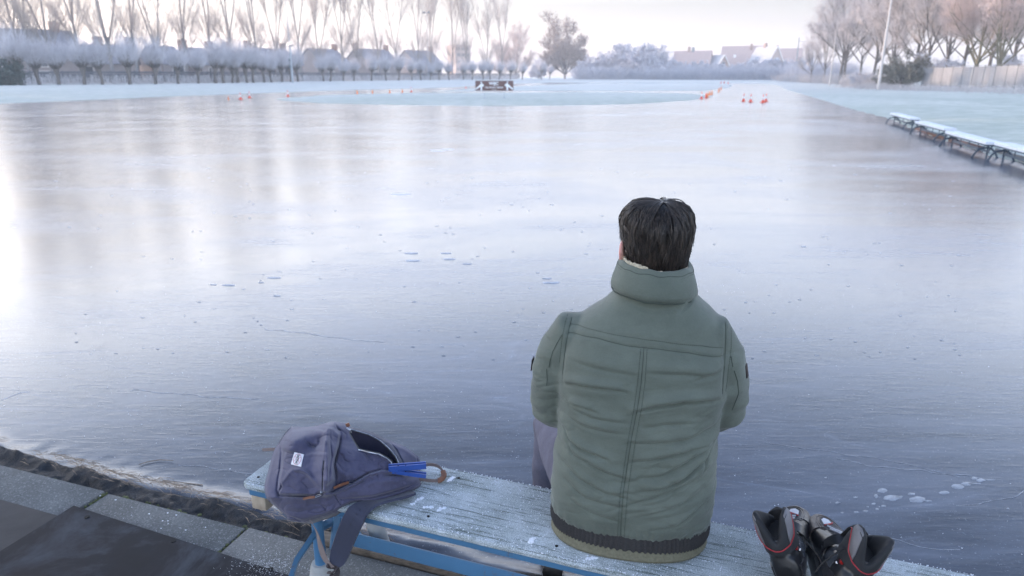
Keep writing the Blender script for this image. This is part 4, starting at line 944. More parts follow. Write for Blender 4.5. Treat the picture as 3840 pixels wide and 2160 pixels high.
# ------------------------------------------------------------------ seated man.  local frame: x right, y forward (the way he faces), z up
MAN = Vector((.32, 1.64, 0)); MA = R(-12)
man = thing("person", "man in a grey green jacket seated on the blue bench, seen from behind", "person", tuple(MAN), MA)
rv = Vector((math.cos(MA), math.sin(MA), 0)); fv = Vector((-math.sin(MA), math.cos(MA), 0))
def on_back(px, py, vv=-.12):        # where a line of sight meets the man's back plane -> local (x, z)
    d = ray(px, py); t = (vv + MAN.dot(fv)) / d.dot(fv); p = Vector((0, 0, CAMH)) + d * t - MAN; return (p.dot(rv), p.z)
m = N("jacket_cotton"); v = m.mapv(); n1 = m.noise(v, 9, 5); n2 = m.noise(v, 330, 3, .7); n3 = m.noise(m.mapv((1, 1, 2.6)), 38, 4, .6)
m.set(Base_Color=m.ramp(m.math('ADD', m.math('MULTIPLY', n1, .7), m.math('MULTIPLY', n2, .3)), [(.36, (.078, .097, .078)), (.64, (.114, .138, .114))]), Roughness=.78)
m.b.inputs["Sheen Weight"].default_value = .15; b1 = m.bump(n3, .22, .006); m.bump(n2, .30, .0014, b1); JACK = m.mat
SEAM = simple("jacket_stitching", (.050, .066, .054), (.04, .054, .044), 60, .9, 0)
RIB = N("dark_rib_knit"); v = RIB.mapv(); RIB.set(Base_Color=RIB.ramp(RIB.noise(v, 300, 3), [(.3, (.020, .020, .021)), (.7, (.042, .040, .040))]), Roughness=.95); RIB = RIB.mat
KHAKI = simple("khaki_knit", (.16, .155, .105), (.11, .105, .07), 160, .95, .4, 260, .002)
FLEECE = simple("cream_fleece", (.62, .57, .44), (.44, .39, .29), 120, .95, .8, 160, .006)
DENIM = N("grey_denim"); v = DENIM.mapv(); n1 = DENIM.noise(v, 14, 5); n2 = DENIM.noise(DENIM.mapv((1, 1, .3)), 500, 2)
DENIM.set(Base_Color=DENIM.ramp(DENIM.math('ADD', DENIM.math('MULTIPLY', n1, .6), DENIM.math('MULTIPLY', n2, .4)), [(.35, (.075, .075, .105)), (.65, (.13, .13, .175))]), Roughness=.9); DENIM.bump(DENIM.noise(v, 30, 4), .3, .008); DENIM = DENIM.mat
SHOE = simple("black_shoe_leather", (.03, .03, .032), (.018, .018, .02), 20, .45, .1, 60)
m = N("skin"); v = m.mapv(); sx_n = m.n("ShaderNodeSeparateXYZ"); m.l(m.tc.outputs["Object"], sx_n.inputs[0])
ear_m = m.n("ShaderNodeMapRange"); ear_m.inputs[1].default_value = -.050; ear_m.inputs[2].default_value = -.066; m.l(sx_n.outputs["X"], ear_m.inputs[0])
hz = m.n("ShaderNodeMapRange"); hz.inputs[1].default_value = 1.0; hz.inputs[2].default_value = 1.1; m.l(sx_n.outputs["Z"], hz.inputs[0])
m.set(Base_Color=m.mix(m.math('MULTIPLY', ear_m.outputs[0], hz.outputs[0]), m.ramp(m.noise(v, 30, 4), [(.3, (.52, .30, .24)), (.7, (.62, .38, .30))]), (.60, .17, .16)), Roughness=.5)
m.b.inputs["Subsurface Weight"].default_value = .15; m.b.inputs["Subsurface Radius"].default_value = (.01, .004, .002); SKIN = m.mat
m = N("wet_dark_hair"); v = m.mapv(); n1 = m.noise(v, 70, 3); m.set(Base_Color=m.ramp(n1, [(.3, (.005, .0045, .0045)), (.7, (.015, .012, .011))]), Roughness=.5); m.b.inputs["Specular IOR Level"].default_value = .3; HAIR = m.mat
m = N("hair_strand"); n1 = m.noise(m.mapv((1, 1, .13)), 150, 3, .7); m.set(Base_Color=m.ramp(n1, [(.36, (.007, .006, .006)), (.52, (.027, .021, .018)), (.70, (.085, .066, .051))]), Roughness=.40); m.b.inputs["Specular IOR Level"].default_value = .42; STRAND = m.mat

def ring(cx, cy, z, a, b, e=2.3, n=56, tilt=0, tx=0):
    r = []
    for k in range(n):
        w_ = 2 * math.pi * k / n; c, s = math.cos(w_), math.sin(w_)
        x = a * abs(c) ** (2 / e) * (1 if c > 0 else -1); y = b * abs(s) ** (2 / e) * (1 if s > 0 else -1)
        r.append(Vector((cx + x, cy + y, z + y * tilt + x * tx)))
    return r
# ---- body (head, neck, trunk, hands: one continuous skin)
HC = Vector((.027, .060, 1.252))
bd = MB()
HT = R(15)          # head turned a little to his left
def hd(x, y, z): c, s = math.cos(HT), math.sin(HT); x, y, z = x * .955, y * .955, z * .955; return HC + Vector((x * c - y * s, x * s + y * c, z))
rings = []
for z, a, b, cy in ((-.125, .035, .03, .06), (-.118, .05, .055, .045), (-.095, .058, .075, .025), (-.06, .064, .088, .012), (-.02, .070, .096, .004), (.02, .075, .100, 0), (.05, .076, .098, -.002), (.075, .072, .088, -.002), (.092, .058, .068, -.002), (.104, .032, .038, 0)):
    rings.append([hd(p.x, p.y, z) for p in ring(0, cy, 0, a, b, 2.15, 28)])
bd.loft(rings)
bd.loft([ring(.03, .03, 1.02, .085, .075, 2, 24), ring(.03, .03, 1.08, .062, .062, 2, 24), ring(.032, .035, 1.20, .056, .060, 2, 24)])
bd.ball(hd(0, .108, -.035), .011, .020, .024); bd.ball(hd(0, .118, -.048), .014, .012, .010)            # nose
bd.ball(hd(0, .098, -.078), .022, .010, .006); bd.ball(hd(0, .097, -.088), .020, .010, .006)              # lips
bd.ball(hd(0, .088, .012), .055, .014, .012); bd.ball(hd(0, .085, -.112), .022, .018, .014)              # brow, chin
for s_ in (-1, 1):
    o_, q = [], 16                                                                                          # ear shell
    ex, ez = (.082 if s_ < 0 else .072) * s_, -.036
    bd.tube([hd(ex - .004 * s_, .010, ez - .030), hd(ex + .002 * s_, .004, ez - .020), hd(ex + .009 * s_, -.014, ez - .004), hd(ex + .013 * s_, -.022, ez + .014), hd(ex + .011 * s_, -.016, ez + .030), hd(ex + .004 * s_, .002, ez + .036), hd(ex, .012, ez + .026)], [.0085, .008, .0065, .006, .006, .006, .005], 8)
    bd.ball(hd(ex + .003 * s_, -.004, ez + .006), .006, .014, .026); bd.ball(hd(ex + .002 * s_, .002, ez - .031), .0075, .009, .012)
# trunk and arms under the clothes, hands resting on the lap
bd.loft([ring(0, .01, z, a, b, 2.3, 30) for z, a, b in ((.48, .15, .10), (.6, .15, .10), (.8, .15, .10), (.95, .16, .10), (1.02, .12, .09), (1.06, .07, .07))])
WR = {-1: Vector((-.075, .40, .655)), 1: Vector((.085, .41, .660))}
def hand(s_):
    w0 = WR[s_]; f = Vector((-.35 * s_, .85, -.28)).normalized(); sd_h = Vector((.9 * s_, .40, .05)).normalized(); nn = f.cross(sd_h).normalized(); nn = nn if nn.z > 0 else -nn
    bd.loft([[w0 + f * t + sd_h * (a * math.cos(6.283 * k / 14)) + nn * (b * math.sin(6.283 * k / 14)) for k in range(14)] for t, a, b in ((-.05, .027, .021), (0, .029, .019), (.03, .037, .016), (.065, .042, .015), (.085, .040, .013))])
    for i, (o_, L) in enumerate(((-.030, .062), (-.010, .074), (.011, .078), (.031, .070))):
        p = w0 + f * .075 + sd_h * o_; pts = [p, p + f * L * .45 + nn * .004, p + f * L * .78 - nn * .010, p + f * L * .95 - nn * .028]
        bd.tube(pts, [.0098, .0092, .0085, .0065], 10)
    p = w0 + f * .015 - sd_h * .030; bd.tube([p, p - sd_h * .022 + f * .025, p - sd_h * .026 + f * .055, p - sd_h * .016 + f * .078], [.013, .012, .0105, .008], 10)
for s_ in (-1, 1): hand(s_)
ELB = {-1: Vector((-.222, .080, .775)), 1: Vector((.226, .088, .815))}
SHO = {-1: Vector((-.158, .02, 1.010)), 1: Vector((.166, .02, 1.028))}
for s_ in (-1, 1): bd.tube([SHO[s_], ELB[s_], WR[s_]], [.05, .042, .027], 12)
bme = voxel(bd, .0034); relax(bme, 2, .5); bme.materials.append(SKIN); finish(bme, True, 180, False); link("body", bme, man)
EYE = N("eye_white").set(Base_Color=(.75, .73, .70), Roughness=.15); IRIS = N("eye_iris").set(Base_Color=(.05, .04, .03), Roughness=.1)
for s_ in (-1, 1):
    e_ = MB().ball(hd(.030 * s_, .083, -.012), .0115).build("eye", EYE, man); MB().ball(hd(.030 * s_, .0925, -.012), .0055, .003, .0055).build("iris", IRIS, e_)

# ---- trousers and shoes
tr = MB(); HIP = {-1: Vector((-.118, .05, .540)), 1: Vector((.110, .05, .540))}; KNEE = {-1: Vector((-.268, .42, .530)), 1: Vector((.160, .45, .535))}; ANK = {-1: Vector((-.255, .335, .10)), 1: Vector((.12, .36, .10))}
tr.loft([ring(0, .0, z, a, b, 2.6, 30) for z, a, b in ((.458, .165, .085), (.47, .185, .10), (.52, .195, .105), (.60, .17, .10), (.68, .15, .09))])
for s_ in (-1, 1):
    h_, k_, a_ = HIP[s_], KNEE[s_], ANK[s_]
    tr.tube([h_ + (k_ - h_) * -.1, h_.lerp(k_, .25), h_.lerp(k_, .6), k_, k_ + (k_ - h_).normalized() * .045], [.094, .096, .088, .074, .035], 18)
    tr.tube([k_ + Vector((0, 0, .04)), k_, k_.lerp(a_, .3), k_.lerp(a_, .7), a_, a_ - Vector((0, 0, .03))], [.045, .074, .074, .066, .062, .064], 18)
tme = voxel(tr, .007); relax(tme, 3, .5); a = coords(tme); nn = normals(tme)
for i in range(len(a)):
    p = Vector(a[i]); a[i] += nn[i] * (.006 * mnoise.noise(Vector((p.x * 9, p.y * 9, p.z * 16))) + .004 * abs(mnoise.noise(Vector((p.x * 20 + p.z * 12, p.y * 14, p.z * 20)))))
set_coords(tme, a); relax(tme, 1, .3); tme.materials.append(DENIM); finish(tme, True, 180, False); link("trousers", tme, man)
for s_ in (-1, 1):
    a_ = ANK[s_]; sh = MB(); d = Vector((.15 * s_, 1, 0)).normalized(); w_ = Vector((d.y, -d.x, 0))
    for t, hw, hh in ():
        pass
    sh.loft([[a_ + d * t + w_ * (hw * math.cos(6.283 * k / 18)) + Vector((0, 0, -a_.z + .006 + max(0, hh * (1 + math.sin(6.283 * k / 18)) * .5))) for k in range(18)] for t, hw, hh in ((-.075, .02, .05), (-.07, .034, .085), (-.03, .040, .11), (.03, .040, .105), (.09, .043, .075), (.14, .047, .058), (.185, .040, .046), (.205, .018, .03))])
    so_ = sh.build("shoe", SHOE, man, angle=60)

# ---- jacket
jk = MB()
torso = ((.496, .198, .112, .000, .005), (.506, .213, .128, .000, .003), (.535, .218, .136, .002, .001), (.60, .219, .138, .003, .002), (.68, .214, .138, .005, .005), (.76, .207, .136, .007, .008), (.84, .209, .136, .010, .012), (.92, .214, .136, .012, .016),
         (.98, .212, .133, .012, .020), (1.025, .200, .124, .010, .026), (1.058, .184, .114, .012, .028), (1.085, .156, .104, .017, .030), (1.110, .120, .095, .024, .032), (1.140, .092, .088, .029, .034), (1.165, .074, .078, .030, .036))
jk.loft([ring(cx, cy, z, a, b, 2.5 if z < 1.0 else 2.3, 72, 0, .10 * (max(0, min(1, (z - .8) / .25))) ) for z, a, b, cx, cy in torso])
for s_ in (-1, 1):
    S0, E0, W0 = SHO[s_], ELB[s_], WR[s_]
    inn = S0 + Vector((-.07 * s_, .0, .012)); mid = S0.lerp(E0, .5) + Vector((.013 * s_, -.008, .0))
    dl = (W0 - E0).normalized()
    jk.tube([inn, S0 + Vector((.012 * s_, 0, .0)), S0.lerp(E0, .25) + Vector((.016 * s_, -.004, 0)), mid, S0.lerp(E0, .78) + Vector((.010 * s_, -.006, 0)), E0 + Vector((0, -.004, -.008)), E0.lerp(W0, .12) + Vector((0, .0, -.012)), E0.lerp(W0, .35), E0.lerp(W0, .65), E0.lerp(W0, .88)],
            [.046, .062, .071, .072, .070, .068, .066, .060, .054, .046], 24)
jme = voxel(jk, .0036); relax(jme, 22, .5)
a = coords(jme); nn = normals(jme); P2 = a[:, [0, 2]]
back = np.clip(-nn[:, 1] * 1.6, 0, 1); isback = back * (np.abs(a[:, 0] - .005) < .30)
Zm = lambda L_, ox, oy, sc: [on_back(ox + x / sc, oy + y / sc) for x, y in L_]
z4 = lambda L_: Zm(L_, 1920, 1440, 2.0125)
z3 = lambda L_: Zm(L_, 1920, 700, 1.958)
folds = [(z4([(365, 75), (450, 48), (600, 44), (750, 52), (860, 66)]), .0085, .010), (z4([(940, 212), (1100, 168), (1300, 150), (1450, 166), (1600, 208)]), .011, .011), (z4([(370, 165), (420, 200), (520, 200), (640, 225)]), .006, .009),
         (z4([(375, 285), (500, 330), (700, 362), (860, 380)]), .004, .012), (z4([(365, 395), (420, 462), (500, 500), (620, 532), (720, 565)]), .009, .010), (z4([(405, 475), (450, 560), (560, 592), (700, 660), (860, 704)]), .006, .010),
         (z4([(900, 442), (1100, 444), (1300, 442), (1540, 405)]), .006, .012), (z4([(900, 582), (1050, 572), (1200, 545), (1350, 520), (1530, 515)]), .007, .010), (z4([(1180, 668), (1350, 592), (1530, 520)]), .006, .009),
         (z4([(950, 794), (1100, 782), (1250, 742), (1450, 640), (1525, 555)]), .009, .011), (z4([(890, 884), (1050, 842), (1200, 802), (1420, 742)]), .006, .010), (z4([(990, 964), (1200, 932), (1460, 845)]), .006, .010),
         (z4([(370, 635), (500, 722), (700, 802), (870, 842)]), .006, .011), (z4([(395, 755), (550, 852), (820, 905)]), .005, .011), (z4([(425, 880), (600, 962), (820, 1015)]), .005, .011), (z4([(1040, 1084), (1250, 1062), (1460, 955)]), .006, .010),
         (z4([(1440, 712), (1480, 620), (1500, 560)]), .006, .007), (z4([(980, 330), (1150, 310), (1400, 320)]), .004, .011), (z4([(420, 220), (600, 270), (880, 300)]), .004, .011), (z4([(960, 700), (1100, 690), (1300, 640)]), .004, .009),
         (z3([(745, 815), (690, 870), (645, 970)]), .005, .008), (z3([(650, 865), (595, 925), (560, 980)]), .004, .007), (z3([(500, 895), (600, 872), (720, 830)]), .004, .008), (z3([(800, 900), (1000, 960), (1250, 960)]), .003, .02),
         (z3([(1360, 860), (1330, 930), (1240, 990)]), .004, .009), (z3([(1340, 1449), (1500, 1440), (1570, 1420)]), .005, .010), (z3([(420, 1330), (700, 1370), (930, 1400)]), .003, .015), (z3([(1000, 1380), (1250, 1400), (1560, 1449)]), .004, .014)]
disp = np.zeros(len(a))
for poly, A_, w_ in folds:
    d, sd, par = seg_dist(P2, poly); sg = 1 if poly[-1][0] > poly[0][0] else -1; s_ = sd * sg     # >0 above the fold line
    end = np.sin(np.pi * np.clip(par, .02, .98)) ** .6
    f_ = (np.exp(-((s_ - w_ * 1.1) / (w_ * 1.25)) ** 2) * .9 - np.exp(-(s_ / (w_ * .36)) ** 2) * 1.15 + np.exp(-((s_ + w_ * 1.3) / (w_ * 1.2)) ** 2) * .30)
    disp += 1.4 * A_ * f_ * end * (d < w_ * 4)
low = 1 - sstep(.80, 1.0, a[:, 2])
n_a = np.array([mnoise.noise(Vector((x * 5 + z * 3, y * 5, z * 26 - x * 7))) for x, y, z in a]); n_b = np.array([mnoise.noise(Vector((x * 11, y * 11 + 3, z * 44 + x * 9))) for x, y, z in a])
n_c = np.array([mnoise.noise(Vector((x * 7, y * 7 + 9, z * 7))) for x, y, z in a])
rid = np.array([(1 - abs(mnoise.noise(Vector((x * 7 + z * 9, y * 6, z * 34 - x * 13 + 20))))) ** 6 for x, y, z in a]) * np.clip(.5 + n_c * 1.5, 0, 1)
disp = disp * isback - .0042 * rid * (.2 + .8 * low) + (.0055 * n_a + .0022 * n_b) * (.25 + .75 * low) + .004 * n_c
sleeve = sstep(.20, .225, np.abs(a[:, 0] - .004) ) * (a[:, 2] < 1.0)
disp += sleeve * .006 * np.array([mnoise.noise(Vector((y * 18, z * 16 + x * 6, x * 8))) for x, y, z in a])
# hem gathers above the rib band and puckers along the seams
hemw = np.exp(-((a[:, 2] - .515) / .03) ** 2); disp += hemw * .0011 * np.sin(np.arctan2(a[:, 1], a[:, 0]) * 46 + 3 * n_c)
seams = [(z3([(388, 1113), (600, 1115), (850, 1140), (1100, 1170), (1400, 1225), (1590, 1288)]), 0), (z3([(375, 1165), (620, 1163), (850, 1200), (1080, 1220), (1300, 1258), (1580, 1340)]), 1),
         (z3([(468, 885), (425, 935), (402, 1040), (385, 1120), (362, 1250), (342, 1449)]) + z4([(352, 18), (362, 60)]), 1), (z3([(405, 920), (372, 1000), (352, 1080), (333, 1200), (312, 1400)]), 0),
         (z3([(1585, 1010), (1600, 1090), (1592, 1290), (1575, 1449)]) + z4([(1612, 60), (1605, 195)]), 1), (z3([(1632, 1040), (1645, 1130), (1637, 1300), (1612, 1440)]) + z4([(1650, 80), (1632, 190)]), 0),
         (z3([(966, 1215), (960, 1300), (948, 1449)]) + z4([(948, 180), (903, 400), (872, 600), (842, 800), (828, 1000), (820, 1150)]), 1),
         (z3([(944, 1218), (936, 1300), (922, 1449)]) + z4([(922, 180), (880, 400), (850, 600), (820, 800), (806, 1000), (798, 1150)]), 0),
         (z3([(990, 1220), (986, 1300), (975, 1449)]) + z4([(978, 180), (936, 400), (905, 600), (874, 800), (858, 1000), (848, 1150)]), 0)]
for poly, deep in seams:
    d = seg_dist(P2, poly)[0]; disp -= isback * (.0024 if deep else .0008) * np.exp(-(d / .0042) ** 2); disp += isback * .0008 * np.exp(-((d - .012) / .007) ** 2) * n_b
a += nn * disp[:, None]; set_coords(jme, a)
jme.update(); bvh = BVHTree.FromPolygons([tuple(v_) for v_ in coords(jme)], [tuple(p.vertices) for p in jme.polygons])
JV = coords(jme).tolist(); JF = [tuple(p.vertices) for p in jme.polygons]
mb = MB(); mb.v = [tuple(p) for p in JV]; mb.f = JF; mb.m = [0] * len(JF)
def on_surface(poly, dense=.006, lift=.0002):
    out = []
    for (x0, z0), (x1, z1) in zip(poly, poly[1:]):
        n = max(1, int(math.hypot(x1 - x0, z1 - z0) / dense))
        for i in range(n):
            t = i / n; h_ = bvh.ray_cast(Vector((x0 + (x1 - x0) * t, -.6, z0 + (z1 - z0) * t)), Vector((0, 1, 0)))
            if h_[0] is not None: out.append(h_[0] + h_[1] * lift)
    return out
mb.cur = 1
for poly, deep in seams:
    pts = on_surface(poly, .006 if deep else .0045, .0003)
    if deep: mb.tube(pts, .0008, 5, True)
    else:
        for i in range(0, len(pts) - 1): mb.tube([pts[i], pts[i].lerp(pts[i + 1], .68)], .00075, 4, True)
# sleeve seams
for zz in ([(330, 1180), (290, 1250), (258, 1312), (236, 1390), (228, 1449)],): 
    pts = on_surface(z3(zz), .005, .0003); 
    if len(pts) > 3: mb.tube(pts, .0010, 5)
pts = on_surface(z4([(215, 0), (220, 80), (212, 150)]), .005, .0003)
if len(pts) > 3: mb.tube(pts, .0010, 5)
pts = on_surface(z4([(1705, 20), (1735, 120), (1745, 220), (1715, 330), (1690, 390)]), .005, .0003)
if len(pts) > 3: mb.tube(pts, .0010, 5)
pts = on_surface(z3([(1632, 1355), (1650, 1449)]), .005, .0003)
if len(pts) > 3: mb.tube(pts, .0010, 5)
jacket = mb.build("jacket", [JACK, SEAM], man, True, 180)
# sleeve patches seen at the outer edge of both upper arms
PATCH = simple("dark_sleeve_patch", (.035, .025, .022), (.02, .016, .015), 80, .8, 0)
for s_, z_ in ((-1, .905), (1, .935)):
    h_ = bvh.ray_cast(Vector((.6 * s_, .035, z_)), Vector((-s_, 0, 0)))
    if h_[0] is not None:
        q_ = h_[1].to_track_quat('Z', 'Y').to_matrix(); MB().box(h_[0] + h_[1] * .001, (.022, .034, .003), q_, .001).build("sleeve_patch", PATCH, jacket)
# cuffs
for s_ in (-1, 1):
    E0, W0 = ELB[s_], WR[s_]; MB().tube([E0.lerp(W0, .84), E0.lerp(W0, .94), E0.lerp(W0, .95)], [.043, .037, .030], 20).build("cuff", RIB, jacket)
# rib band at the hem, a real ribbed strip; khaki lining strip below it
rings = []; n = 420
for z, k_ in ((.516, .97), (.505, 1.0), (.490, 1.012), (.474, 1.008), (.463, .99), (.461, .95)):
    rr = []
    for i in range(n):
        w_ = 6.28318 * i / n; c, s = math.cos(w_), math.sin(w_); e = 2.4; rb = .0016 * (1 if (i // 2) % 2 else -1)
        x = (.212 * k_ + rb) * abs(c) ** (2 / e) * (1 if c > 0 else -1); y = (.129 * k_ + rb) * abs(s) ** (2 / e) * (1 if s > 0 else -1)
        rr.append(Vector((x + .001, y + .001, z + .012 * (abs(x) / .21) ** 2)))
    rings.append(rr)
MB().loft(rings, False).build("waistband", RIB, jacket, True, 60)
MB().loft([ring(.0, -.006, z, a_, b_, 2.4, 90) for z, a_, b_ in ((.480, .202, .118), (.470, .209, .130), (.460, .211, .135), (.4515, .206, .131))], False).build("lining_hem", KHAKI, jacket)
# ---- collar: standing double collar, thick, open to the front
def collar_ring(z, a, b, cx, cy, th, n=64, bumps=0.0, seed=0, tx=-.06):
    out = []
    for k in range(n + 1):
        w_ = math.radians(112) + math.radians(316) * k / n      # gap at the front
        c, s = math.cos(w_), math.sin(w_); zz = z + .020 * max(0, s) - .012 * max(0, s) ** 2 + tx * a * c + bumps * mnoise.noise(Vector((c * 3, s * 3, z * 30 + seed)))
        out.append(Vector((cx + (a + th) * c + bumps * .6 * mnoise.noise(Vector((c * 4, s * 4, z * 22 + seed + 5))), cy + (b + th) * s, zz)))
    return out
cs = []
for z, a_, b_, cx, cy in ((1.134, .100, .098, .030, .028), (1.142, .107, .106, .030, .028), (1.152, .107, .106, .030, .028), (1.168, .103, .104, .030, .029), (1.186, .097, .101, .030, .031), (1.198, .092, .098, .030, .033), (1.205, .088, .095, .030, .034), (1.209, .084, .091, .030, .034), (1.209, .079, .086, .030, .034), (1.200, .076, .083, .030, .034), (1.17, .075, .08, .030, .034), (1.135, .076, .078, .030, .034)):
    cs.append(collar_ring(z - .001, a_, b_, cx, cy, 0, 64, .0035))
mb = MB(); k_ = len(cs); npt = len(cs[0]); mb.loft(cs, False, False)
mb.add([cs[i][0] for i in range(k_)], [tuple(range(k_))]); mb.add([cs[i][-1] for i in range(k_)], [tuple(range(k_ - 1, -1, -1))])
mb.cur = 1
for z, a_, b_ in ((1.1980, .0913, .0975), (1.1925, .0932, .0988)):
    pts = collar_ring(z, a_ - .0005, b_ - .0005, .030, .0335, .0012, 128, .0035)
    if z > 1.195: mb.tube(pts, .0009, 4)
    else:
        for i in range(0, len(pts) - 1): mb.tube([pts[i], pts[i].lerp(pts[i + 1], .65)], .0007, 4)
pts = collar_ring(1.134, .1035, .1015, .030, .028, .001, 64, .0035); mb.tube(pts, .0018, 5)
collar = mb.build("collar", [JACK, SEAM], jacket, True, 60)
fl = MB()
for k in range(900):
    w_ = math.radians(112) + math.radians(316) * rng.random(); c, s = math.cos(w_), math.sin(w_); z = 1.209 - rng.random() ** 1.5 * .040 + .020 * max(0, s) - .06 * .088 * c
    zl = .0035 if (c < -.25) else -.0045; r_ = rng.uniform(.0022, .0042); fl.ball((.030 + .0770 * c, .034 + .0845 * s, z + zl), r_, r_, r_, 6, 4)
fl.build("fleece_lining", FLEECE, collar)

# ---- hair: a cap close to the skull and many combed clumps over it
cap = MB(); rings = []
capz = ((-.098, .058, .050, -.026, 2.6), (-.085, .064, .066, -.018, 2.6), (-.055, .0690, .086, -.006, 2.4), (-.02, .0755, .100, -.003, 2.4), (.02, .0815, .106, -.001, 2.35), (.05, .0845, .106, -.001, 2.4), (.075, .0790, .096, -.001, 2.3), (.093, .066, .078, -.001, 2.3), (.104, .048, .055, -.002, 2.2), (.110, .02, .024, -.004, 2))
nH = 64
def hair_r(w_, z):
    zs = [q[0] for q in capz]; return [float(np.interp(z, zs, [q[i] for q in capz])) for i in (1, 2, 3, 4)]
def hp(w_, z, off=0):
    a_, b_, cy, e = hair_r(w_, z); c, s = math.cos(w_), math.sin(w_)
    return hd((a_ + off) * abs(c) ** (2 / e) * (1 if c > 0 else -1), cy + (b_ + off) * abs(s) ** (2 / e) * (1 if s > 0 else -1), z)
for q in capz:
    rr = []
    for k in range(nH):
        w_ = 6.28318 * k / nH; s, c = math.sin(w_), math.cos(w_); z = q[0]
        # hairline: open over the face (front), around the ears; nape stays long
        lim = .045 * max(0, s) ** .5 + (.075 if s > .25 else 0) - .10 if s > .05 else (-.100 if s < -.15 else -.10)
        if s > .30: lim = .052
        elif s > -.22: lim = .0 - .004 * (1 - abs(s))
        zz = max(z, lim); inward = -.012 if z < lim else 0
        rr.append(hp(w_, zz, inward))
    rings.append(rr)
cap.loft(rings); hairc = cap.build("hair", HAIR, man, True, 180)
st = MB(); crown = hd(.010, -.030, .107)
gH = random.Random(12)
def lock(w0, z0, z1, off, drift, amp, fr, ph, nst, spread, r0, n=9, top=False, pinch=.35, flick=0.0):
    """a clump of combed strands: spread at the root, pinched at the tip"""
    for q in range(nst):
        dw = gH.gauss(0, spread); do = gH.uniform(-.0014, .0016); e1 = gH.uniform(-.008, .006); pts = []
        for i in range(n + 1):
            t = i / n; z = z0 + (z1 + e1 - z0) * (t ** 1.5 if top else t); s_ = 1 - (1 - pinch) * t
            ww = w0 + dw * s_ + drift * t + amp * math.sin(fr * t + ph)
            o_ = (off + do) * (.25 + .75 * math.sin(math.pi * min(1, .12 + .80 * t))) + flick * t ** 3
            p = hp(ww, min(z, .1095), o_)
            if top: p = crown.lerp(p, min(1, t * 1.7) ** .75) + Vector((0, 0, off * .8 * math.sin(math.pi * min(1, t * 1.3)) ** .8))
            pts.append(p)
        r_ = r0 * gH.uniform(.6, 1.25); st.tube(pts, [r_ * (.35 + .85 * math.sin(math.pi * (.12 + .78 * i / n))) for i in range(n + 1)], 4, True, .7)
for k in range(330):          # back of the head, overlapping layers from low to high
    w0 = gH.uniform(math.pi - .25, 2 * math.pi + .25); s = math.sin(w0); z0 = -.05 + .155 * (k / 330) ** .8 + gH.gauss(0, .008); tow = w0 - 1.5 * math.pi
    low = -.004 + gH.uniform(-.012, .012) if s > -.25 else -.104 + gH.uniform(-.012, .012)
    z1 = max(low, z0 - gH.uniform(.075, .15))
    if z1 > z0 - .02: continue
    lock(w0, z0, z1, gH.uniform(.001, .0085), gH.gauss(0, .16) - .10 * tow, gH.uniform(.02, .10), gH.uniform(2, 5.5), gH.random() * 6.3, 10, .055, .00085, 9, False, gH.uniform(.2, .6), gH.uniform(-.004, .004))
for k in range(120):          # swept from the whorl over the top: to the left and right of the parting
    side = -1 if k % 2 else 1; w0 = 1.5 * math.pi + side * gH.uniform(.15, 2.6); z1 = gH.uniform(.0, .075)
    lock(w0, .1095, z1, gH.uniform(.004, .0125), side * gH.uniform(.05, .5), gH.uniform(.02, .08), gH.uniform(2, 4), gH.random() * 6, 10, .06, .00085, 9, True, gH.uniform(.25, .6))
for k in range(60):           # locks swept back above the ears
    s_ = -1 if k % 3 else 1; z = gH.uniform(.0, .08); wa = math.pi - gH.uniform(-.05, .5) if s_ < 0 else gH.uniform(-.05, .5); wb = (gH.uniform(.45, .95) if s_ < 0 else -gH.uniform(.45, .95))
    lock(wa, z, max(-.02, z - gH.uniform(.015, .06)), gH.uniform(.001, .008), wb, .03, 3, gH.random() * 6, 6, .03, .0010, 8, False, .5)
for k in range(340):          # stray hairs
    w_ = gH.uniform(math.pi - .6, 2 * math.pi + .6); z0 = gH.uniform(-.05, .10); pts = [hp(w_, z0, .001), hp(w_ + gH.gauss(0, .1), z0 - .018, .006 + gH.random() * .005), hp(w_ + gH.gauss(0, .2), z0 - .04, .005 + gH.random() * .008)]
    st.tube(chaikin(pts, 1), .00045, 3, False)
st.build("combed_strands", STRAND, hairc, True, 180)
# ------------------------------------------------------------------ backpack lying on the bench
SB = 1902 / 840.0
def bp(x, y, z): return at(900 + x / SB, 1520 + y / SB, z)
def fabric(name, a, b, ws=700):
    m = N(name); v = m.mapv(); n1 = m.noise(v, 7, 5); n2 = m.noise(v, ws, 2)
    m.set(Base_Color=m.ramp(m.math('ADD', m.math('MULTIPLY', n1, .6), m.math('MULTIPLY', n2, .4)), [(.36, b), (.64, a)]), Roughness=.82); m.b.inputs["Sheen Weight"].default_value = .2
    b1 = m.bump(m.noise(v, 60, 4), .08, .004); m.bump(n2, .15, .001, b1); return m.mat
PURP = fabric("purple_blue_canvas", (.070, .071, .130), (.048, .049, .095)); NAVY = fabric("navy_webbing", (.033, .040, .075), (.023, .028, .054))
LINING = fabric("dark_lining", (.022, .026, .040), (.013, .016, .026)); TAN = fabric("grey_brown_webbing", (.21, .165, .155), (.14, .11, .105), 500)
LEATH = simple("brown_leather", (.235, .105, .060), (.14, .06, .036), 60, .55, .3, 200, .002); ZIP = simple("zip_metal", (.55, .57, .60), (.4, .42, .45), 80, .3, 0, metal=1)
WHITEP = simple("white_label_cloth", (.72, .73, .76), (.62, .63, .67), 60, .85, .1, 300); REDT = N("label_red").set(Base_Color=(.45, .05, .07), Roughness=.8); BLKT = N("label_black").set(Base_Color=(.012, .012, .016), Roughness=.8)
bag = thing("backpack", "purple blue backpack lying open on the left end of the bench", "backpack", tuple(bp(700, 600, .45)), 0); BO = Vector(bag.location)
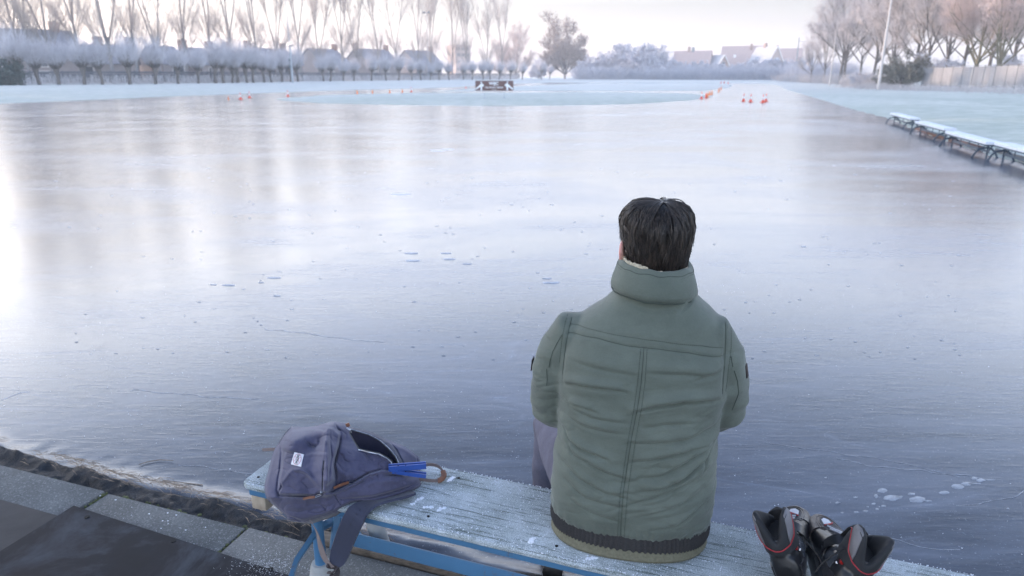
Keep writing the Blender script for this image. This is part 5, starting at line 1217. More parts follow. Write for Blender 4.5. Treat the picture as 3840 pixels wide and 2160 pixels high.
OUT = [(205, 700, .470), (215, 640, .475), (240, 555, .485), (258, 480, .495), (275, 420, .503), (305, 350, .518), (345, 285, .535), (390, 225, .555), (430, 180, .566), (470, 178, .570), (520, 186, .575), (600, 180, .586), (650, 174, .594), (700, 158, .603), (750, 143, .609), (800, 138, .611), (850, 143, .607), (900, 160, .600), (930, 184, .592),
       (1000, 196, .584), (1060, 208, .578), (1130, 232, .570), (1200, 264, .562), (1250, 290, .556), (1330, 322, .545), (1400, 352, .532), (1455, 388, .516), (1500, 425, .498), (1520, 440, .49), (1532, 482, .475), (1530, 560, .470), (1535, 650, .462), (1542, 688, .457), (1450, 735, .4575), (1350, 775, .458), (1240, 812, .458), (1180, 826, .458), (1080, 822, .460), (985, 815, .462), (930, 840, .458), (880, 862, .456), (840, 886, .448), (790, 908, .440), (700, 938, .428), (620, 962, .418), (570, 980, .409), (530, 988, .404), (460, 982, .405), (405, 970, .408), (392, 935, .418), (340, 895, .424), (290, 850, .436), (250, 822, .446), (220, 785, .457)]
INN = [(330, 480, .525), (350, 340, .555), (450, 400, .578), (400, 290, .585), (480, 250, .598), (560, 250, .602), (640, 225, .610), (700, 215, .622), (745, 185, .630), (790, 205, .622), (850, 238, .606), (730, 300, .624), (725, 420, .606), (640, 345, .586), (600, 330, .588), (690, 280, .606), (722, 520, .586), (720, 640, .556), (722, 740, .520), (705, 700, .528), (700, 560, .568), (330, 760, .478), (320, 690, .492), (335, 620, .512), (380, 560, .535), (440, 535, .548), (500, 545, .552), (560, 565, .548), (620, 620, .534), (680, 700, .517), (420, 640, .519), (500, 660, .517), (470, 730, .494), (560, 730, .495), (600, 760, .490), (640, 470, .572), (560, 450, .570), (480, 470, .562), (500, 400, .576), (400, 460, .552),
       (800, 300, .602), (840, 360, .588), (800, 440, .575), (830, 480, .561), (870, 300, .588), (900, 360, .578), (900, 450, .562), (840, 600, .530), (820, 690, .506), (900, 600, .535), (900, 250, .594), (1000, 380, .566), (1000, 450, .556), (1000, 550, .536), (950, 640, .514), (1090, 405, .562), (1180, 420, .556), (1250, 455, .548), (1285, 490, .538), (1290, 550, .524), (1120, 480, .550), (1180, 520, .540), (1210, 560, .534), (1130, 580, .532), (1060, 620, .522), (980, 665, .514), (900, 705, .506), (830, 728, .500), (780, 742, .497), (860, 670, .504), (700, 760, .494), (640, 776, .488),
       (300, 768, .479), (400, 775, .483), (500, 782, .485), (250, 760, .473), (300, 820, .455), (400, 870, .448), (500, 880, .450), (600, 860, .455), (700, 850, .458), (800, 820, .468), (860, 780, .484), (900, 800, .474), (450, 930, .424), (560, 930, .428), (1000, 740, .494), (1080, 700, .506), (1180, 650, .516), (1280, 610, .520), (1380, 600, .508), (1300, 690, .494), (1200, 760, .478), (1440, 640, .488), (1500, 640, .474), (1400, 700, .478), (1460, 430, .508), (1440, 500, .497), (1400, 400, .524), (1000, 300, .572), (1100, 300, .568), (1200, 340, .560), (1300, 400, .548), (1350, 480, .530)]
C = np.array([(x, y, z) for x, y, z in OUT + INN], float)
def tps_fit(C, lam=2e-5):
    P = C[:, :2] / 1000; n = len(P); r = np.linalg.norm(P[:, None] - P[None], axis=2); K = np.where(r > 0, r * r * np.log(r + 1e-12), 0) + np.eye(n) * lam
    A = np.zeros((n + 3, n + 3)); A[:n, :n] = K; A[:n, n] = 1; A[:n, n + 1:] = P; A[n, :n] = 1; A[n + 1:, :n] = P.T
    s = np.linalg.solve(A, np.concatenate([C[:, 2], np.zeros(3)])); return P, s
TP, TSOL = tps_fit(C)
def tps(Q):
    Q = np.asarray(Q, float) / 1000; out = np.empty(len(Q))
    for i in range(0, len(Q), 20000):
        q = Q[i:i + 20000]; r = np.linalg.norm(q[:, None] - TP[None], axis=2); K = np.where(r > 0, r * r * np.log(r + 1e-12), 0)
        out[i:i + 20000] = K @ TSOL[:len(TP)] + TSOL[len(TP)] + q @ TSOL[len(TP) + 1:]
    return out
ol = [Vector((x, y, 0)) for x, y, _ in OUT]
def smooth_closed(pts, it=2):
    for _ in range(it):
        q = []
        for i in range(len(pts)): a_, b_ = pts[i], pts[(i + 1) % len(pts)]; q += [a_ * .75 + b_ * .25, a_ * .25 + b_ * .75]
        pts = q
    return pts
OUTP = [(p.x, p.y) for p in smooth_closed(ol, 1)]
POCKET = [(432, 205), (372, 255), (345, 330), (352, 372), (372, 400), (352, 470), (340, 540), (322, 640), (314, 720), (330, 764), (420, 768), (520, 770), (640, 772), (690, 745), (736, 742), (742, 690), (812, 640), (806, 600), (796, 520), (806, 470), (845, 330), (857, 240), (800, 185), (745, 172), (715, 205), (690, 195), (600, 188), (520, 195)]
CAVITY = [(926, 200), (1010, 224), (1100, 250), (1190, 300), (1260, 360), (1320, 430), (1352, 498), (1300, 520), (1288, 482), (1250, 452), (1180, 415), (1090, 398), (1005, 376), (965, 310), (930, 240)]
BAND = [(932, 180), (1000, 184), (1100, 212), (1200, 262), (1280, 328), (1350, 400), (1402, 496), (1352, 498), (1320, 430), (1260, 360), (1190, 300), (1100, 250), (1010, 224), (926, 200)]
CREASE = [  # polyline, height of the fold in metres (- valley), width in zoom pixels
    ([(432, 205), (372, 255), (345, 330), (352, 400), (340, 540), (322, 640), (314, 720), (330, 766)], -.007, 9), ([(330, 768), (420, 772), (520, 774), (640, 776)], -.010, 9), ([(712, 470), (704, 560), (700, 740)], -.006, 5), ([(712, 240), (722, 300), (712, 440)], .005, 10),
    ([(742, 190), (735, 330), (738, 480), (742, 600), (738, 735)], .005, 14), ([(765, 215), (768, 330), (778, 430), (760, 560), (752, 700)], -.006, 9), ([(857, 240), (845, 330), (815, 440), (800, 500), (815, 600), (815, 690)], -.012, 11),
    ([(340, 640), (352, 690), (325, 750)], -.008, 8), ([(352, 372), (420, 405), (500, 408)], -.006, 12), ([(690, 265), (668, 330), (640, 352), (600, 338), (560, 300)], -.006, 14), ([(400, 585), (450, 545), (510, 545), (570, 575), (630, 640), (690, 720)], .007, 18),
    ([(545, 430), (620, 412), (700, 420)], .004, 14), ([(320, 710), (400, 600), (440, 560)], .004, 16), ([(240, 785), (400, 778), (560, 792), (660, 776), (790, 748), (900, 702), (1000, 652), (1100, 590), (1200, 562), (1300, 566), (1400, 590), (1490, 588)], .009, 13),
    ([(690, 754), (800, 728), (900, 680), (1000, 630), (1100, 572), (1200, 545), (1290, 556)], -.010, 9), ([(1205, 600), (1260, 592), (1360, 594), (1450, 578)], -.008, 10), ([(792, 742), (825, 800), (866, 858)], -.004, 5), ([(250, 790), (262, 830), (300, 862)], -.008, 9),
    ([(392, 935), (470, 962), (530, 985)], -.006, 8), ([(870, 800), (1000, 790), (1150, 775), (1300, 735), (1440, 690), (1530, 650)], -.010, 10), ([(1000, 376), (1060, 400), (1120, 470), (1180, 470)], -.004, 14), ([(1005, 378), (1090, 402), (1180, 418), (1250, 455), (1286, 488), (1294, 550)], .007, 8),
    ([(600, 182), (680, 170), (760, 180)], -.005, 9), ([(805, 140), (825, 190), (860, 232)], -.007, 9), ([(280, 420), (250, 560), (230, 700)], .004, 22), ([(900, 330), (890, 420), (850, 520), (850, 640)], .003, 30), ([(400, 800), (600, 810), (780, 770)], .004, 24), ([(300, 880), (500, 905), (760, 860), (860, 800)], -.003, 16),
    ([(1000, 700), (1150, 640), (1300, 640), (1450, 640)], .004, 26), ([(1256, 292), (1330, 380), (1390, 500)], -.005, 7), ([(1496, 424), (1512, 500)], -.005, 6)]
step = 4.0; gxs = np.arange(196, 1552, step); gys = np.arange(130, 996, step); GX, GY = np.meshgrid(gxs, gys); Q = np.stack([GX.ravel(), GY.ravel()], 1)
ins = inside(Q, OUTP)
# pull the ring of grid points just outside onto the outline so that the edge is smooth
dO, _, _ = seg_dist(Q, OUTP + [OUTP[0]]); keep = ins | (dO < step * 1.1)
QQ = Q.copy(); op = np.array(OUTP + [OUTP[0]])
for i in np.where(keep & ((~ins) | (dO < step * .55)))[0]:
    best = None
    for j in range(len(op) - 1):
        a_, b_ = op[j], op[j + 1]; t = np.clip(((Q[i] - a_) @ (b_ - a_)) / ((b_ - a_) @ (b_ - a_) + 1e-9), 0, 1); q = a_ + t * (b_ - a_); dd = np.hypot(*(Q[i] - q))
        if best is None or dd < best[0]: best = (dd, q)
    QQ[i] = best[1]
z = tps(QQ); dI = np.where(ins, dO, 0)
for poly, A_, w_ in CREASE:
    d, sd, par = seg_dist(QQ, poly); z = z + A_ * np.exp(-(d / w_) ** 2) * np.sin(np.pi * np.clip(par, .06, .94)) ** .7
z += -.010 * np.exp(-(dI / 14) ** 2)                                        # edges roll under
inP = inside(QQ, POCKET); dP = seg_dist(QQ, POCKET + [POCKET[0]])[0]; z += np.where(inP, .010 * sstep(0, 26, dP), 0)
nse = np.array([mnoise.noise(Vector((x / 90, y / 90, 2))) * .0028 + mnoise.noise(Vector((x / 34, y / 34, 7))) * .0009 for x, y in QQ]); z += nse * sstep(0, 40, dI); z -= .0030 * sstep(0, 30, dI) * np.array([(1 - abs(mnoise.noise(Vector((x / 120 + y / 260, y / 75 - x / 300, 11))))) ** 7 * max(0, .4 + mnoise.noise(Vector((x / 160, y / 160, 5))) * 1.6) for x, y in QQ])
inC = inside(QQ, CAVITY); dC = seg_dist(QQ, CAVITY + [CAVITY[0]])[0]; z = np.where(inC, z - .075 * sstep(0, 22, dC), z); z = np.where(inC, np.maximum(z, .462), z)
W3 = np.array([tuple(bp(x, y, zz) - BO) for (x, y), zz in zip(QQ, z)])
H_, W_ = GX.shape; ids = np.arange(H_ * W_).reshape(H_, W_); kq = keep.reshape(H_, W_)
quads = [(ids[i, j], ids[i + 1, j], ids[i + 1, j + 1], ids[i, j + 1]) for i in range(H_ - 1) for j in range(W_ - 1) if kq[i, j] and kq[i + 1, j] and kq[i, j + 1] and kq[i + 1, j + 1]]
cen = QQ[np.array(quads)].mean(1); cC = inside(cen, CAVITY); cB = inside(cen, BAND) & ~cC; cPk = inside(cen, POCKET) & ~cC
def sub(mask, name, mt, parent, back=False):
    qs = [q for q, m_ in zip(quads, mask) if m_]; used = sorted({i for q in qs for i in q}); mp = {u: k for k, u in enumerate(used)}
    mb = MB(); mb.v = [tuple(W3[u]) for u in used]; mb.f = [tuple(mp[i] for i in q) for q in qs]; mb.m = [0] * len(qs)
    if back:
        cnt = {}
        for q in quads:
            for a_, b_ in zip(q, q[1:] + q[:1]): cnt[(a_, b_)] = cnt.get((a_, b_), 0) + 1
        rim = [(a_, b_) for (a_, b_) in cnt if (b_, a_) not in cnt]
        floor = .4515 - BO.z
        lowv = {}
        def lowid(i):
            if i not in lowv:
                p = Vector(W3[i]); zl = floor if p.z > floor + .002 else p.z - .03
                if p.z <= floor + .002: p = p + Vector((.01, .03, 0))
                lowv[i] = len(mb.v); mb.v.append((p.x, p.y, zl))
            return lowv[i]
        for a_, b_ in rim:
            if a_ not in mp: mp[a_] = len(mb.v); mb.v.append(tuple(W3[a_]))
            if b_ not in mp: mp[b_] = len(mb.v); mb.v.append(tuple(W3[b_]))
            mb.f.append((mp[b_], mp[a_], lowid(a_), lowid(b_))); mb.m.append(0)
        c = Vector((np.mean([mb.v[i][0] for i in lowv.values()]), np.mean([mb.v[i][1] for i in lowv.values()]), floor)); ci = len(mb.v); mb.v.append(tuple(c))
        for a_, b_ in rim: mb.f.append((lowid(a_), ci, lowid(b_))); mb.m.append(0)
    me_ = mb.mesh(name, mt, True, 180); return link(name, me_, parent)
body_o = sub(~(cC | cB | cPk), "main_body", PURP, bag, True); pocket_o = sub(cPk, "front_pocket", PURP, bag); lin_o = sub(cC, "lining", LINING, bag); band_o = sub(cB, "zip_band", NAVY, bag)
def srf(x, y, lift=.001): 
    return bp(x, y, float(zat(x, y)) + lift) - BO
def zat(x, y):
    j = (x - gxs[0]) / step; i = (y - gys[0]) / step; i = min(max(int(round(i)), 0), H_ - 1); j = min(max(int(round(j)), 0), W_ - 1); return z.reshape(H_, W_)[i, j]
def line_on(pts, lift=.0008, sub_=10):
    out = []
    for (x0, y0), (x1, y1) in zip(pts, pts[1:]):
        n = max(1, int(math.hypot(x1 - x0, y1 - y0) / sub_))
        out += [srf(x0 + (x1 - x0) * k / n, y0 + (y1 - y0) * k / n, lift) for k in range(n)]
    out.append(srf(*pts[-1], lift)); return chaikin(out, 1)
# zips, seams, piping
MB().tube(line_on([(712, 468), (706, 540), (702, 640), (698, 722)], .001), .0022, 6).build("pocket_zip", LINING, pocket_o)
MB().tube(line_on([(926, 200), (1010, 224), (1100, 250), (1190, 300), (1260, 360), (1320, 430), (1350, 494)], .0016), .0018, 6).build("zip_teeth", ZIP, band_o)
MB().tube(line_on([(1005, 377), (1090, 400), (1180, 416), (1250, 453), (1284, 484), (1296, 548)], .0018), .0017, 6).build("zip_teeth", ZIP, body_o)
MB().tube(line_on([(792, 744), (825, 800), (866, 858)], .0003), .0009, 5).build("side_seam", NAVY, body_o)
MB().tube(line_on([(890, 730), (980, 682), (1060, 640)], .0008), .0008, 5).build("flap_piping", NAVY, body_o)
mb = MB(); mb.tube(line_on([(430, 190), (376, 250), (330, 330)], .0006), .0016, 5); mb.build("bottom_piping", NAVY, body_o)
def slab_on(x0, y0, x1, y1, wpx, mt, name, par, thick=.003, lift=.002):
    a_, b_ = srf(x0, y0, lift), srf(x1, y1, lift); d = Vector((-(y1 - y0), x1 - x0)).normalized() * 10; s_ = srf(x0 + d.x, y0 + d.y, lift) - srf(x0 - d.x, y0 - d.y, lift)
    wm = wpx / SB / FPX * 1.95; return MB().ribbon([a_, a_.lerp(b_, .5) + Vector((0, 0, .0015)), b_], wm, thick, s_).build(name, mt, par, angle=30)
slab_on(795, 702, 922, 655, 24, LEATH, "leather_zip_pull", bag, .0035, .006); slab_on(535, 795, 636, 778, 20, LEATH, "leather_zip_pull", bag, .004, .006)
for pts in ([(922, 655), (930, 640), (985, 655), (940, 668), (922, 660)],): MB().tube([srf(x, y, .006) for x, y in pts], .0009, 5).build("wire_loop", ZIP, bag)
MB().tube([srf(x, y, .006) for x, y in ((636, 778), (650, 764), (700, 748), (690, 766), (640, 784))], .0011, 5).build("wire_loop", ZIP, bag)
p = srf(697, 735, .004); MB().box(p, (.010, .013, .006), Matrix.Rotation(.3, 3, 'X'), .002).build("zip_slider", ZIP, bag)
q0 = bp(905, 190, .604) - BO; q1 = bp(945, 232, .588) - BO; MB().tube([q0, q0.lerp(q1, .5) + Vector((.004, -.003, .002)), q1], .0022, 6).build("zip_slider", ZIP, bag)
a_, b_ = bp(902, 172, .612) - BO, bp(930, 162, .618) - BO; MB().ribbon([a_, b_], .012, .0035, Vector((.3, 0, 1))).build("leather_zip_pull", LEATH, bag, angle=30)
# white label with oval print and writing
LC = [(463, 398), (543, 417), (516, 522), (433, 500)]
cor = [srf(x, y, .0018) for x, y in LC]
def onlab(u, v_, l=0.0): 
    n = (cor[1] - cor[0]).cross(cor[3] - cor[0]).normalized(); n = n if n.z > 0 else -n
    p = (cor[0] * (1 - u) + cor[1] * u) * (1 - v_) + (cor[3] * (1 - u) + cor[2] * u) * v_; return p + n * (l + .0012 * math.sin(math.pi * u) * math.sin(math.pi * v_))
mb = MB(); nn_ = 10; top = [onlab(i / nn_, j / nn_, .0012) for j in range(nn_ + 1) for i in range(nn_ + 1)]; bot = [onlab(i / nn_, j / nn_, -.006) for j in range(nn_ + 1) for i in range(nn_ + 1)]
fs = [(j * 11 + i, j * 11 + i + 1, j * 11 + 12 + i, j * 11 + 11 + i) for j in range(nn_) for i in range(nn_)]; mb.add(top, fs)
rim = list(range(11)) + [j * 11 + 10 for j in range(1, 11)] + [110 + i for i in range(9, -1, -1)] + [j * 11 for j in range(9, 0, -1)]
mb.add([top[i] for i in rim] + [bot[i] for i in rim], [(k, (k + 1) % len(rim), len(rim) + (k + 1) % len(rim), len(rim) + k) for k in range(len(rim))])
lab = mb.build("label_patch", WHITEP, pocket_o, True, 40)
def oval(cx, cy, a_, b_, r_, mt, name, arc=(0, 6.2832)):
    pts = [onlab(cx + a_ * math.cos(t), cy + b_ * math.sin(t), .0016) for t in np.linspace(arc[0], arc[1], 40)]; MB().tube(pts, r_, 5, True).build(name, mt, lab)
oval(.5, .5, .37, .44, .00055, REDT, "printed_oval"); oval(.20, .5, .16, .20, .0004, REDT, "printed_arc", (-1.5, 1.5)); oval(.80, .5, .16, .20, .0004, REDT, "printed_arc", (1.64, 4.64))
def warp_text(body, size, cx, cy, sxx, mt, name):
    cu = bpy.data.curves.new("t", 'FONT'); cu.body = body; cu.size = 1; cu.align_x = 'CENTER'; cu.align_y = 'CENTER'; cu.offset = .03; o = bpy.data.objects.new("t", cu); COL.objects.link(o); me_ = evaluated_mesh(o); bpy.data.objects.remove(o)
    a__ = coords(me_); out = np.array([tuple(onlab(cx - y * size * 0 + (y * size), cy + x * sxx, .0021)) for x, y, _ in a__]); set_coords(me_, out); me_.materials.clear(); me_.materials.append(mt); return link(name, me_, lab)
warp_text("EASTPAK", .30, .50, .5, .185, BLKT, "lettering")
# blue skate guards sticking out: things of their own
GBL = simple("blue_guard_plastic", (.030, .085, .34), (.022, .065, .27), 20, .38, .1, 80)
def guard(label, pa, pb, za, zb, hgt):
    a_, b_ = bp(*pa, za), bp(*pb, zb); t = thing("skate_guard", label, "skate guard", tuple(a_), 0, "blue skate guards in the backpack"); d = (b_ - a_); L = d.length; d.normalize()
    s_ = d.cross(Vector((0, 0, 1))).normalized(); u_ = s_.cross(d); M = Matrix((d, s_, u_)).transposed(); w_ = .017; st_ = Vector((0, 0, 0)) - d * .05
    sec = [(-w_ / 2, 0), (w_ / 2, 0), (w_ / 2, hgt), (w_ * .22, hgt), (w_ * .22, hgt * .45), (-w_ * .22, hgt * .45), (-w_ * .22, hgt), (-w_ / 2, hgt)]
    MB().prism(sec, -.012, L, lambda x, y, z_: M @ Vector((y, x, z_ - hgt / 2))).build("channel", GBL, t, angle=30)
    mb = MB()
    for k in range(3): mb.box(M @ Vector((L * .55, -w_ / 2 - .0003, -hgt * .30 + k * hgt * .16)), (L * .85, .0016, .0016), M)
    mb.build("groove_ribs", GBL, t, angle=30); mb = MB()
    for k in range(2): c = M @ Vector((.016 + k * .022, w_ * .36, hgt / 2)); mb.tube([c - u_ * .002, c + u_ * .0006], .0022, 10)
    mb.build("rivet_holes", HOLE, t); return t
guard("upper of the two blue skate guards sticking out of the backpack", (1296, 528), (1580, 508), .536, .533, .0165)
guard("lower of the two blue skate guards sticking out of the backpack, angled toward the bench", (1296, 552), (1580, 594), .526, .503, .012)
# hanging loop with leather grip
lp = [(1505, 520, .482), (1570, 505, .482), (1640, 502, .480), (1690, 520, .476), (1722, 555, .470), (1735, 590, .464), (1722, 620, .460), (1690, 640, .458), (1620, 640, .458), (1560, 632, .460), (1510, 625, .462)]
pts = chaikin([bp(*q) - BO for q in lp], 2); ctr = bp(1590, 575, .47) - BO; MB().ribbon(pts, .011, .0022, [Vector((0, 0, 1)) for p in pts]).build("carry_loop", TAN, bag, angle=30)
gp = [p for p in pts if 0.40 < pts.index(p) / len(pts) < 0.70]; n = len(gp); MB().tube([gp[0].lerp(gp[-1], 0) if i < 0 else gp[i] for i in range(n)], [.0085 + .0009 * math.sin(i * 2.6) for i in range(n)], 10, True, .75).build("leather_grip", LEATH, bag)
# shoulder strap hanging over the near edge of the bench
ss = [(1480, 745, .461), (1330, 785, .462), (1200, 812, .463), (1080, 845, .462), (1000, 905, .452), (955, 985, .425), (915, 1075, .388), (880, 1165, .350), (852, 1240, .318), (828, 1310, .290), (812, 1352, .274)]
sw_ = [.030, .052, .062, .064, .064, .063, .062, .060, .058, .050, .030]
def local_front(x, y, zz): return bp(x, y, zz) - BO
pts = [local_front(*q) for q in ss]; P_ = chaikin(pts, 2); wv = np.interp(np.linspace(0, 1, len(P_)), np.linspace(0, 1, len(sw_)), sw_)
MB().ribbon(P_, list(wv), .009, Vector((.95, -.12, .18))).build("shoulder_strap", NAVY, bag, angle=40)
stp = MB()
for i in range(len(P_) - 1):
    if i % 2 == 0: stp.tube([P_[i] + Vector((0, -.004, .0028)), P_[i + 1] + Vector((0, -.004, .0028))], .0009, 4)
stp.build("strap_stitching", LINING, bag)
wb = [(592, 972, .408), (625, 1020, .398), (655, 1080, .378), (672, 1150, .352), (690, 1220, .325), (712, 1290, .298), (745, 1340, .278), (785, 1375, .264)]
pts = chaikin([local_front(*q) for q in wb], 2); k_ = len(pts); MB().ribbon(pts, [.006 + .020 * sstep(.1, .6, np.array(i / k_)) for i in range(k_)], .0018, [Vector((.8 * min(1, i / k_ * 1.6) + .1, -.5, .1 + .3 * (1 - i / k_))) for i in range(k_)]).build("webbing_strap", TAN, bag, angle=30)
kn = MB(); c = local_front(792, 1400, .255)
for k in range(5):
    a_ = rng.random() * 6.28; kn.tube(chaikin([c + Vector((math.cos(a_ + t) * .016, math.sin(a_ + t) * .012, (t - 2) * .010 * rng.uniform(.5, 1))) for t in (0, 1.1, 2.2, 3.3, 4.2)], 1), .0062, 8, True, .5)
kn.build("strap_knot", simple("dark_strap_knot", (.075, .062, .066), (.045, .04, .045), 60, .9, .2, 200), bag)
tl = chaikin([bp(*q) - BO for q in ((300, 372, .50), (255, 374, .497), (215, 376, .494), (190, 379, .492))], 1); MB().ribbon(tl, .010, .002, Vector((0, .3, 1))).build("bottom_strap", TAN, bag, angle=30)
# ------------------------------------------------------------------ skates standing on the bench
SHELL = simple("black_boot_shell", (.016, .017, .020), (.010, .011, .013), 12, .30, .06, 90); SOFT = simple("black_lining_felt", (.016, .016, .017), (.010, .010, .011), 60, .95, .3, 300, .002)
PADM = simple("dark_padding", (.014, .016, .020), (.009, .011, .014), 30, .75, .1, 200); GREYP = simple("grey_ankle_panel", (.16, .16, .172), (.12, .12, .132), 20, .6, .1, 200); REDP = N("red_piping").set(Base_Color=(.30, .014, .022), Roughness=.5)
TOEG = simple("grey_ribbed_toe_cloth", (.085, .080, .082), (.05, .048, .05), 40, .85, .3, 300); TOEB = simple("toe_cap_plastic", (.030, .030, .034), (.020, .020, .024), 14, .35, .08, 80); TOEBR = simple("scuffed_toe_plastic", (.075, .058, .052), (.045, .035, .033), 14, .45, .1, 80)
GLOSS = simple("glossy_grey_panel", (.10, .11, .125), (.03, .033, .04), 9, .12, .05, 60); LACE = simple("black_lace", (.012, .012, .013), None, 5, .8, 0); BOLT = simple("polished_bolt", (.75, .76, .78), None, 5, .12, 0, metal=1); BLADE = simple("blade_steel", (.20, .22, .245), (.12, .13, .15), 20, .35, 0, metal=.6)
WHT = simple("white_toe_mesh", (.62, .63, .66), (.50, .51, .55), 200, .8, 0); RED2 = N("red_buckle").set(Base_Color=(.32, .012, .012), Roughness=.35)
def skate(label, heel, yaw, roll, mir, toe_m, pitch=0.0):
    """local: y to the toe, z up, x to the outer side (mirrored for the other foot); origin under the heel at the blade's base"""
    t = thing("ice_skate", label, "ice skate", tuple(heel), 0, "pair of ice skates on the bench"); t.rotation_euler = (pitch, roll, yaw); t.scale = (.94, .94, .94)
    X = lambda x, y, z: Vector((x * mir, y, z))
    S = .075                                                                     # sole height over the blade base
    def er(y, z0, h_, w_, n=24, e=2.3, lean=0):
        out = []
        for k in range(n):
            a_ = 6.28318 * k / n; c, s = math.cos(a_), math.sin(a_); out.append(X(w_ * abs(c) ** (2 / e) * (1 if c > 0 else -1) + lean, y, z0 + h_ * .5 * (1 + abs(s) ** (2 / e) * (1 if s > 0 else -1))))
        return out
    sh = MB(); sh.loft([er(-.066, S + .015, .05, .016), er(-.058, S + .004, .085, .030), er(-.035, S, .10, .038), er(.0, S, .105, .040), (er(.05, S, .098, .039)), er(.10, S, .082, .041), er(.15, S + .001, .064, .046), er(.19, S + .003, .054, .046), er(.215, S + .005, .047, .040), er(.235, S + .009, .038, .026), er(.243, S + .014, .026, .010)])
    def ar(z, cy, a_, b_, n=28, th=0): return [X((a_ + th) * math.cos(6.28318 * k / n), cy + (b_ + th) * math.sin(6.28318 * k / n), z) for k in range(n)]
    sh.loft([ar(S + .03, -.005, .035, .052), ar(S + .07, -.008, .034, .050), ar(S + .105, -.011, .033, .048), ar(S + .125, -.012, .034, .048), ar(S + .135, -.012, .034, .047)])
    me_ = voxel(sh, .0036); relax(me_, 4, .5); me_.materials.append(SHELL); finish(me_, True, 180, False); shell = link("boot_shell", me_, t)
    # lighter heel counter and glossy side panels, following the shell
    bv = BVHTree.FromPolygons([tuple(v_) for v_ in coords(me_)], [tuple(p.vertices) for p in me_.polygons])
    def shrink(y, z, side, lift):
        h_ = bv.ray_cast(Vector((side * .2, y, z)), Vector((-side, 0, 0))); return h_[0] + h_[1] * lift if h_[0] is not None else Vector((side * .04, y, z))
    def panel(poly, side, mt, name, lift=.0018, n=12, par=shell):
        """poly in (y,z): four corners; curved sheet following the side of the boot"""
        s_ = side * mir; mb = MB(); top = []
        for i in range(n + 1):
            for j in range(n + 1):
                u, v_ = i / n, j / n; q = [(poly[0][k] * (1 - u) + poly[1][k] * u) * (1 - v_) + (poly[3][k] * (1 - u) + poly[2][k] * u) * v_ for k in (0, 1)]; top.append(shrink(q[0], q[1], s_, lift))
        mb.add(top, [(i * (n + 1) + j, (i + 1) * (n + 1) + j, (i + 1) * (n + 1) + j + 1, i * (n + 1) + j + 1) for i in range(n) for j in range(n)])
        c = Vector((0, 0, 0)); low = [p - Vector((s_ * .004, 0, 0)) for p in top]; rim = [j for j in range(n + 1)] + [i * (n + 1) + n for i in range(1, n + 1)] + [n * (n + 1) + j for j in range(n - 1, -1, -1)] + [i * (n + 1) for i in range(n - 1, 0, -1)]
        mb.add([top[i] for i in rim] + [low[i] for i in rim], [(k, (k + 1) % len(rim), len(rim) + (k + 1) % len(rim), len(rim) + k) for k in range(len(rim))]); return mb.build(name, mt, par, True, 40)
    for side in (-1, 1):
        panel([(-.050, S + .012), (.030, S + .008), (.020, S + .045), (-.050, S + .060)], side, TOEB, "heel_counter", .0030); panel([(-.010, S + .052), (.045, S + .046), (.038, S + .088), (.0, S + .118)], side, GLOSS, "gloss_panel", .0022)
    # one padded collar round the opening: two high ankle pads with a deep notch at the heel, open at the tongue
    n = 64; secs = []; A0, A1 = R(104), R(436); zb = S + .112
    def hgt(d):          # d = angle from the heel notch, 0..166 degrees
        return float(np.interp(abs(d), [0, 12, 28, 46, 66, 90, 120, 150, 166], [.018, .024, .050, .078, .088, .082, .064, .046, .034]))
    for i in range(n + 1):
        a_ = A0 + (A1 - A0) * i / n; d = math.degrees(a_) - 270; h_ = hgt(d); o_ = Vector((math.cos(a_), math.sin(a_), 0)); th = .016 * (1 if abs(d) < 130 else .75)
        base = Vector((.034 * math.cos(a_), -.012 + .047 * math.sin(a_), 0)); fl_ = .008 * math.exp(-((abs(d) - 60) / 40) ** 2) - .004
        pr = ((-.50, 0, -.014), (-.62, .45, .45), (-.50, .9, .90), (-.18, 1, 1.0), (.18, 1, 1.0), (.46, .9, .90), (.62, .45, .45), (.52, 0, -.014))
        q = [base + o_ * (th * r_ + fl_ * f_) + Vector((0, 0, zb + (h_ * k_ if k_ > 0 else k_))) for r_, f_, k_ in pr]; secs.append([Vector((p.x * mir, p.y, p.z)) for p in q])
    mb = MB(); mb.loft(secs); pad = mb.build("padded_collar", PADM, shell, True, 70)
    def outer(i, f): # point on the outer face at a share f of its height
        s_ = secs[i]; e = (s_[6] - s_[1]).normalized(); p = s_[7].lerp(s_[6], f / .5) if f < .5 else s_[6].lerp(s_[5], (f - .5) / .4) if f < .9 else s_[5].lerp(s_[4], (f - .9) / .1); return p + e * .0018
    def pipe_f(d): return float(np.interp(abs(d), [0, 40, 62, 78, 95, 166], [.30, .24, .34, .62, .80, .84]))
    dg = [math.degrees(A0 + (A1 - A0) * i / n) - 270 for i in range(n + 1)]
    MB().tube(chaikin([outer(i, pipe_f(dg[i])) for i in range(n + 1) if abs(dg[i]) < 150], 2), .0015, 6).build("red_piping", REDP, pad)
    for sg in (-1, 1):
        ii = [i for i in range(n + 1) if 38 < dg[i] * sg < 96]; gm = MB(); rows = []
        for i in ii:
            lo_ = pipe_f(dg[i]) + .03; edge = min(1, (abs(dg[i]) - 38) / 14); rows.append([outer(i, lo_ + (.985 - lo_) * u * edge) for u in (0, .34, .67, 1)])
        gm.loft(rows, False, False); g_o = gm.build("grey_panel", GREYP, pad, True, 60); sm = g_o.modifiers.new("s", 'SOLIDIFY'); sm.thickness = .0015
    MB().loft([ar(S + .1355, -.012, .031, .043), ar(S + .132, -.012, .028, .040), ar(S + .10, -.010, .026, .038), ar(S + .098, -.010, .004, .006)]).build("felt_well", SOFT, shell)
